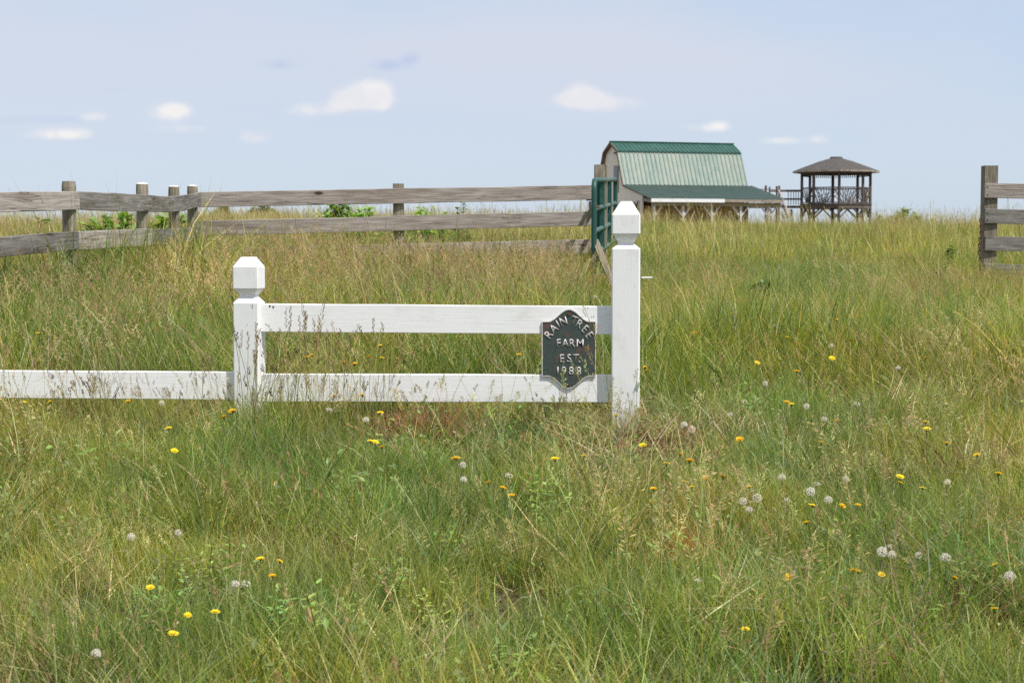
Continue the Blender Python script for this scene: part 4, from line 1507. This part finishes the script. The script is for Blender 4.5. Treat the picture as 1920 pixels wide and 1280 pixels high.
def build_weeds():
    kinds = [leafy_mesh(500 + i, .26, 5, .034, c, .10, 6) for i, c in enumerate([(.30, .42, .10), (.21, .33, .09), (.36, .45, .11)])]
    L = [(250, 1150), (335, 1115), (385, 1060), (430, 1040), (475, 1160), (610, 1150), (700, 1095), (765, 1080), (830, 1110), (880, 1010), (940, 1210), (975, 1240), (1010, 935), (1045, 950)]
    L.sort()
    for i, (px, py) in enumerate(L):
        p = on_ground(px, py, .14)
        if p is None: continue
        a, b = kinds[i % 3]
        two_part('leafy_weed', '%s of the small-leaved yellow-green weeds in the foreground' % ordinal(i), 'weed', p,
                 [('leaves', a), ('stem', b)], random.uniform(.75, 1.1), random.uniform(0, 6), 'leafy weeds in the foreground grass')


build_weeds()


# ---- shrubs by the fences
def bush_mesh(seed, w, h, n, leafl, col, dens_low=.3, lr=.42, upright=.3):
    V = Veg(seed); r = V.r; S = Veg(seed + 9)
    tips = []
    for _ in range(max(6, n // 30)):
        a = r.uniform(0, 6.283); q = math.sqrt(r.random())
        tip = Vector((w / 2 * q * math.cos(a), w / 3 * q * math.sin(a), h * (1 - .45 * q * q) * r.uniform(.72, 1.0)))
        base = Vector((tip.x * .25, tip.y * .25, -.05))
        mid = base.lerp(tip, .55) + Vector((r.gauss(0, .05), r.gauss(0, .05), .05)) * w
        S.strip([base, mid, tip], [.012 * h, .008 * h, .003 * h], Vector((1, 0, 0)), vary(r, (.13, .10, .06)))
        S.strip([base, mid, tip], [.012 * h, .008 * h, .003 * h], Vector((0, 1, 0)), vary(r, (.13, .10, .06)))
        tips.append((base, mid, tip))
    for _ in range(n):
        b, m, t = r.choice(tips)
        f = dens_low + (1 - dens_low) * math.sqrt(r.random())
        p = b.lerp(m, f * 2) if f < .5 else m.lerp(t, f * 2 - 1)
        s = w * .09 * (1.25 - f)
        p = p + Vector((r.gauss(0, s), r.gauss(0, s), r.gauss(0, s * .6)))
        a = r.uniform(0, 6.283)
        V.leaf(p, (math.cos(a), math.sin(a), r.uniform(-.5, .8) + upright), (r.gauss(0, .4), r.gauss(0, .4), 1), leafl * r.uniform(.6, 1.2), leafl * lr * r.uniform(.8, 1.2), vary(r, col, .3))
    zt = max(q[2] for q in V.v)
    V.v = [(q[0] * 1.5, q[1] * 1.5, q[2] * h / zt) for q in V.v]; S.v = [(q[0] * 1.5, q[1] * 1.5, q[2] * h / zt) for q in S.v]
    return V.mesh('foliage', M['leaf']), S.mesh('stem', M['leaf'])


def build_bushes():
    B = [  # px centre, py top, D, width px, height m, leaves, leaf length, colour, label, name
        (200, 396, 14.3, 88, .62, 300, .085, (.15, .22, .055), 'leafy green plant behind the left grey boards between the first two posts', 'leafy_plant'),
        (298, 396, 15.6, 34, .62, 120, .075, (.16, .22, .06), 'narrow leafy plant between the second and third post of the curved fence', 'leafy_plant'),
        (338, 399, 16.6, 20, .55, 50, .06, (.14, .21, .05), 'small green plant beside the corner posts of the grey fence', 'leafy_plant'),
        (62, 404, 14.8, 60, .5, 60, .06, (.12, .15, .05), 'thin weedy plant behind the boards at the left edge', 'leafy_plant'),
        (640, 374, 19.5, 66, .95, 420, .06, (.13, .21, .05), 'round-leaved green shrub behind the grey boards left of the middle post', 'shrub'),
        (690, 384, 19.0, 40, .8, 150, .06, (.15, .22, .06), 'smaller pale green shrub just left of the middle fence post', 'shrub'),
        (590, 388, 20.5, 46, .85, 160, .04, (.26, .28, .14), 'pale thin shrub standing left of the round-leaved shrub', 'shrub'),
        (785, 377, 19.2, 44, .85, 200, .05, (.19, .24, .07), 'yellow-green shrub right of the middle fence post', 'shrub'),
        (822, 385, 19.6, 56, .75, 210, .04, (.17, .21, .06), 'low olive shrub behind the boards right of the middle post', 'shrub'),
        (866, 378, 20.0, 20, .8, 60, .045, (.10, .14, .05), 'single dark-leaved stem rising behind the grey boards', 'leafy_plant'),
        (864, 428, 20.0, 38, .5, 260, .05, (.045, .07, .025), 'small dark green bush under the middle grey board', 'shrub'),
        (1786, 458, 17.5, 22, .6, 110, .035, (.09, .13, .04), 'dark upright weed left of the right gate post', 'weed'),
        (1770, 486, 16.0, 24, .45, 70, .035, (.09, .13, .04), 'low dark weed in the grass left of the right gate post', 'weed'),
        (1690, 388, 58, 40, 1.2, 340, .11, (.14, .19, .07), 'feathery bush on the crest right of the gazebo', 'shrub'),
        (1729, 395, 58, 26, 1.0, 200, .10, (.13, .18, .07), 'smaller feathery bush at the crest between gazebo and right fence', 'shrub'),
        (1650, 402, 57, 26, .8, 120, .10, (.15, .18, .08), 'lowest tuft of leaves on the crest beside the gazebo', 'shrub'),
        (862, 402, 52, 20, .8, 60, .09, (.12, .17, .06), 'small far bush on the crest behind the grey fence', 'shrub'),
        (1440, 520, 14.0, 60, .38, 110, .05, (.09, .14, .04), 'leafy weed in the grass right of the tall post, mid field', 'weed'),
    ]
    for i, (px, top, D, wpx, h, n, ll, col, lab, nm) in enumerate(B):
        t = at(px, top, D); g_ = gz(t.x, D)
        h = max(t.z - g_, .3)
        w = wpx / F * D
        a, b = bush_mesh(600 + i, w, h, int(n * (3.0 if h > .5 and D < 30 else 1.6)), ll, tuple(min(.6, 1.9 * q) for q in col), dens_low=.45 if h > .5 else .2)
        two_part(nm, lab, {'shrub': 'shrub', 'leafy_plant': 'plant', 'weed': 'weed'}[nm], (t.x, D, g_), [('foliage', a), ('stem', b)])
    # distant rounded trees beyond the crest, left
    for i, (px, top, D, wpx, lab) in enumerate(((412, 388.5, 150, 62, 'far round olive-green tree beyond the crest, just right of the fence corner'),
                                                (490, 386.0, 150, 92, 'wider far olive-green tree beyond the crest behind the grey boards'))):
        t = at(px, top, D); g_ = gz(t.x, D); w = wpx / F * D; h = t.z - g_
        V = Veg(700 + i); r = V.r
        for _ in range(2600):
            u1, u2 = r.random(), r.uniform(0, 6.283)
            q = math.sqrt(u1)
            ph = r.random()**.6
            x = w / 2 * q * math.cos(u2); y = w / 2.5 * q * math.sin(u2)
            zt = h * math.sqrt(max(0, 1 - q**2.6)) * (1 + .10 * math.sin(x * 2.1 + i) + .05 * math.sin(x * 5.3))
            p = Vector((x, y, max(.1, zt * (.35 + .65 * ph))))
            a = r.uniform(0, 6.283)
            V.leaf(p, (math.cos(a), math.sin(a), r.uniform(-.5, .8)), (r.gauss(0, .5), r.gauss(0, .5), 1), .30, .18, vary(r, (.15, .18, .07), .3))
        cr = V.mesh('crown', M['leaf'])
        tr = MB()
        tt = thing('tree', lab, 'tree', (t.x, D, g_))
        o = bpy.data.objects.new('crown', cr); C.objects.link(o); o.parent = tt
        MB().tube([(t.x, D, g_ - .3), (t.x + .1, D, g_ + h * .4), (t.x, D, g_ + h * .75)], .16, 8, scales=[1.2, 1, .5]).build('trunk', M['pole_wood'], tt)


build_bushes()


# ---- flowers
def flower_meshes():
    petal = plain('yellow_petals', (0.86, 0.64, 0.025), .6, .2)
    petal2 = plain('orange_yellow_petals', (0.84, 0.54, 0.02), .6, .2)
    centre = plain('flower_centre', (0.60, 0.30, 0.01), .7, .2)
    stem = plain('flower_stem', (0.13, 0.17, 0.05), .6, .2)
    out = []
    for i in range(3):
        r = random.Random(800 + i)
        me_v = []; me_f = []
        for ring, (n, rad, up) in enumerate(((15, .0185, .003), (13, .014, .006), (9, .009, .008))):
            for k in range(n):
                a = 2 * math.pi * (k + r.uniform(-.2, .2)) / n + ring
                rr = rad * r.uniform(.85, 1.1); w = .0024
                d = Vector((math.cos(a), math.sin(a), 0)); s = Vector((-d.y, d.x, 0))
                b = len(me_v)
                lift = up + (.004 if i == 1 else 0)
                me_v += [tuple(d * .002 - s * w * .5), tuple(d * .002 + s * w * .5), tuple(d * rr + s * w + Vector((0, 0, lift))), tuple(d * rr * 1.04 + Vector((0, 0, lift * .8))), tuple(d * rr - s * w + Vector((0, 0, lift)))]
                me_f += [(b, b + 1, b + 2, b + 3, b + 4)]
        m = bpy.data.meshes.new('petals'); m.from_pydata(me_v, [], me_f); m.materials.append((petal, petal2, petal)[i])
        out.append(m)
    mb = MB()
    sec = [(0.0, 0), (.0042, 0)]
    for z0, z1, r0, r1 in ((-.012, -.006, .0015, .005), (-.006, .001, .005, .006)):
        for k in range(8):
            a, b = 2 * math.pi * k / 8, 2 * math.pi * (k + 1) / 8
            mb.poly([(r0 * math.cos(a), r0 * math.sin(a), z0), (r0 * math.cos(b), r0 * math.sin(b), z0), (r1 * math.cos(b), r1 * math.sin(b), z1), (r1 * math.cos(a), r1 * math.sin(a), z1)])
    calyx = mb.build('calyx', stem); cm = calyx.data; bpy.data.objects.remove(calyx)
    return out, cm, stem


def stem_mesh(h, mat, seed, r=.0012):
    rr = random.Random(seed)
    dx, dy = rr.uniform(-.05, .05), rr.uniform(-.03, .03)
    mb = MB().tube([(-dx, -dy, -.01), (-dx * .45, -dy * .45, h * .5), (0, 0, h - .008)], r, 5)
    o = mb.build('stem', mat); m = o.data; bpy.data.objects.remove(o)
    return m


def clock_meshes():
    fluff = plain('seed_fluff', (0.80, 0.74, 0.64), .9, .1)
    core = plain('seed_core', (0.20, 0.13, 0.08), .9, .1)
    out = []
    for i in range(3):
        r = random.Random(850 + i); V = []; Fc = []
        n = 74
        for k in range(n):
            z = 1 - 2 * (k + .5) / n; ph = k * 2.39996 + r.uniform(-.1, .1)
            if i == 1 and z < -.45: continue
            if i == 2 and (r.random() < .45 or z < -.1): continue
            d = Vector((math.sqrt(1 - z * z) * math.cos(ph), math.sqrt(1 - z * z) * math.sin(ph), z))
            R_ = .0205 * r.uniform(.9, 1.05)
            s = d.cross(Vector((.3, .5, .8))).normalized(); t = d.cross(s)
            b = len(V)
            V += [tuple(d * .004), tuple(d * .004 + s * .0003), tuple(d * R_ * .8)]
            Fc.append((b, b + 1, b + 2))
            for q in range(6):      # little parachute: six hairs
                a = q * math.pi / 3 + r.uniform(-.3, .3)
                e = (s * math.cos(a) + t * math.sin(a))
                f = (s * math.cos(a + 1.57) + t * math.sin(a + 1.57)) * .00045
                b = len(V); tip = d * R_ + e * .0052
                V += [tuple(d * R_ * .8 - f), tuple(d * R_ * .8 + f), tuple(tip + f), tuple(tip - f)]
                Fc.append((b, b + 1, b + 2, b + 3))
        m = bpy.data.meshes.new('seed_ball'); m.from_pydata(V, [], Fc); m.materials.append(fluff)
        out.append(m)
    mb = MB().tube([(0, 0, -.007), (0, 0, -.003), (0, 0, .003)], .0042, 8, scales=[.5, 1, .8])
    o = mb.build('core', core); cm = o.data; bpy.data.objects.remove(o)
    return out, cm


YEL = [(1250,870),(1293,865),(1323,898),(1387,825),(1283,903),(1297,914),(1225,918),(1222,945),(1405,914),(959,932),(943,918),(916,906),(1040,862),(1095,855),(1205,835),(1730,916),(1775,833),(1832,853),(1872,890),
       (1579,951),(1512,982),(1523,949),(1600,1071),(1608,1074),(1653,1077),(1789,1086),(1865,1060),(1864,1142),(1398,1181),(1480,1083),(488,1048),(525,1052),(511,1083),(282,1101),(404,1149),(325,1190),(352,1154),(327,846),
       (316,803),(420,784),(432,775),(436,771),(93,755),(45,755),(240,754),(585,667),(575,671),(713,649),(644,680),(692,671),(665,683),(675,692),(951,658),(973,666),(716,672),(1373,588),(1612,593),(1568,600),(1530,613),(1476,633),
       (1342,644),(1420,680),(1560,672),(1597,639),(1735,671),(1475,755),(1484,759),(1563,791),(1570,790),(1738,806),(1736,793),(1875,592),(1540,830),(1355,895),(1688,906),(1608,949),(1155,780),(1210,690),(1212,697),(855,862),(704,829),(716,839),(679,742),(626,742),(1275,853),(1688,894),
       (1470,671),(1494,697),(1302,625),(108,599),(71,626),(713,775),(695,828),(1120,856)]
CLK = [(686,788),(617,771),(869,899),(868,872),(954,896),(246,1009),(334,998),(441,1096),(461,1101),(180,1228),(1435,719),(1545,787),(1466,896),(1586,898),(1531,910),(1520,922),(1420,935),(1553,938),(1475,939),(1393,941),
       (1405,957),(1654,1037),(1666,1030),(1672,1041),(1722,1041),(1773,1048),(1893,1081),(90,580),(1116,558),(1412,577),(1560,649),(1671,644),(1684,690),(1776,904),(1283,797),(1297,806),
       (1307,1092),(1512,762),(1397,756),(1368,779),(1452,612),(303,756),(1606,760)]


def zone(px, py):
    if 500 < px < 1016 and 622 < py < 702: return 'between the two white rails'
    if py < 762 and px > 1205: return 'in mid field right of tall post'
    if px < 640 and 700 < py < 960: return 'around the short white post'
    if px < 500 and py <= 700: return 'above the left white rail'
    if px < 640: return 'in the lower left corner'
    if px < 1160 and py > 700: return 'in front of the long rails'
    if px < 1160: return 'just behind the long white rails'
    if px < 1340 and py < 960: return 'near the tall post foot'
    if py < 960: return 'halfway down on the right'
    return 'in the lower right corner'


def build_flowers():
    pet, cal, stm = flower_meshes()
    clk, core = clock_meshes()
    brown_stem = plain('dry_flower_stem', (0.16, 0.15, 0.07), .7, .2)
    for kind, L in (('yellow', YEL), ('clock', CLK)):
        zones = {}
        for p in L: zones.setdefault(zone(*p), []).append(p)
        for zn, pts in zones.items():
            pts.sort()
            for i, (px, py) in enumerate(pts):
                h = random.uniform(.24, .36) if py < 700 else random.uniform(.20, .30)
                if py > 960: h = random.uniform(.17, .26)
                g_ = on_ground(px, py, h)
                if g_ is None: continue
                if 8.33 < g_.y < 8.75 and 430 < px < 1210:
                    continue
                if len(pts) == 1:
                    wh = 'the only one'
                else:
                    wh = ordinal(i)
                if kind == 'yellow':
                    t = thing('yellow_flower', ('%s of the small yellow flowers %s' % (wh, zn)) if len(pts) > 1 else 'single yellow flower on a thin stem %s' % zn, 'flower', g_, 'yellow flowers scattered in the meadow')
                    nm = 'petals'; me = pet[(px + py) % 3]; sub = ('calyx', cal)
                else:
                    t = thing('seed_clock', ('%s of the pale fluffy seed heads %s' % (wh, zn)) if len(pts) > 1 else 'single pale fluffy seed head %s' % zn, 'flower', g_, 'fluffy dandelion-like seed heads in the meadow')
                    nm = 'seed_ball'; me = clk[(px * 7 + py) % 3]; sub = ('core', core)
                t.rotation_euler = (0, 0, random.uniform(0, 6.283))
                s = (random.uniform(.72, .98) if py < 900 else random.uniform(.56, .78)) if kind == 'yellow' else random.uniform(.56, .84)
                st = bpy.data.objects.new('stem', stem_mesh(h, stm if kind == 'yellow' else brown_stem, px * 31 + py)); C.objects.link(st); st.parent = t
                for n2, m2 in ((nm, me), sub):
                    o = bpy.data.objects.new(n2, m2); C.objects.link(o); o.parent = t
                    o.location = (0, 0, h); o.scale = (s,) * 3
                    tl = random.Random(px).uniform(-.35, .35)
                    o.rotation_euler = (tl + (.25 if kind == 'yellow' else 0), tl * .6, 0)


build_flowers()
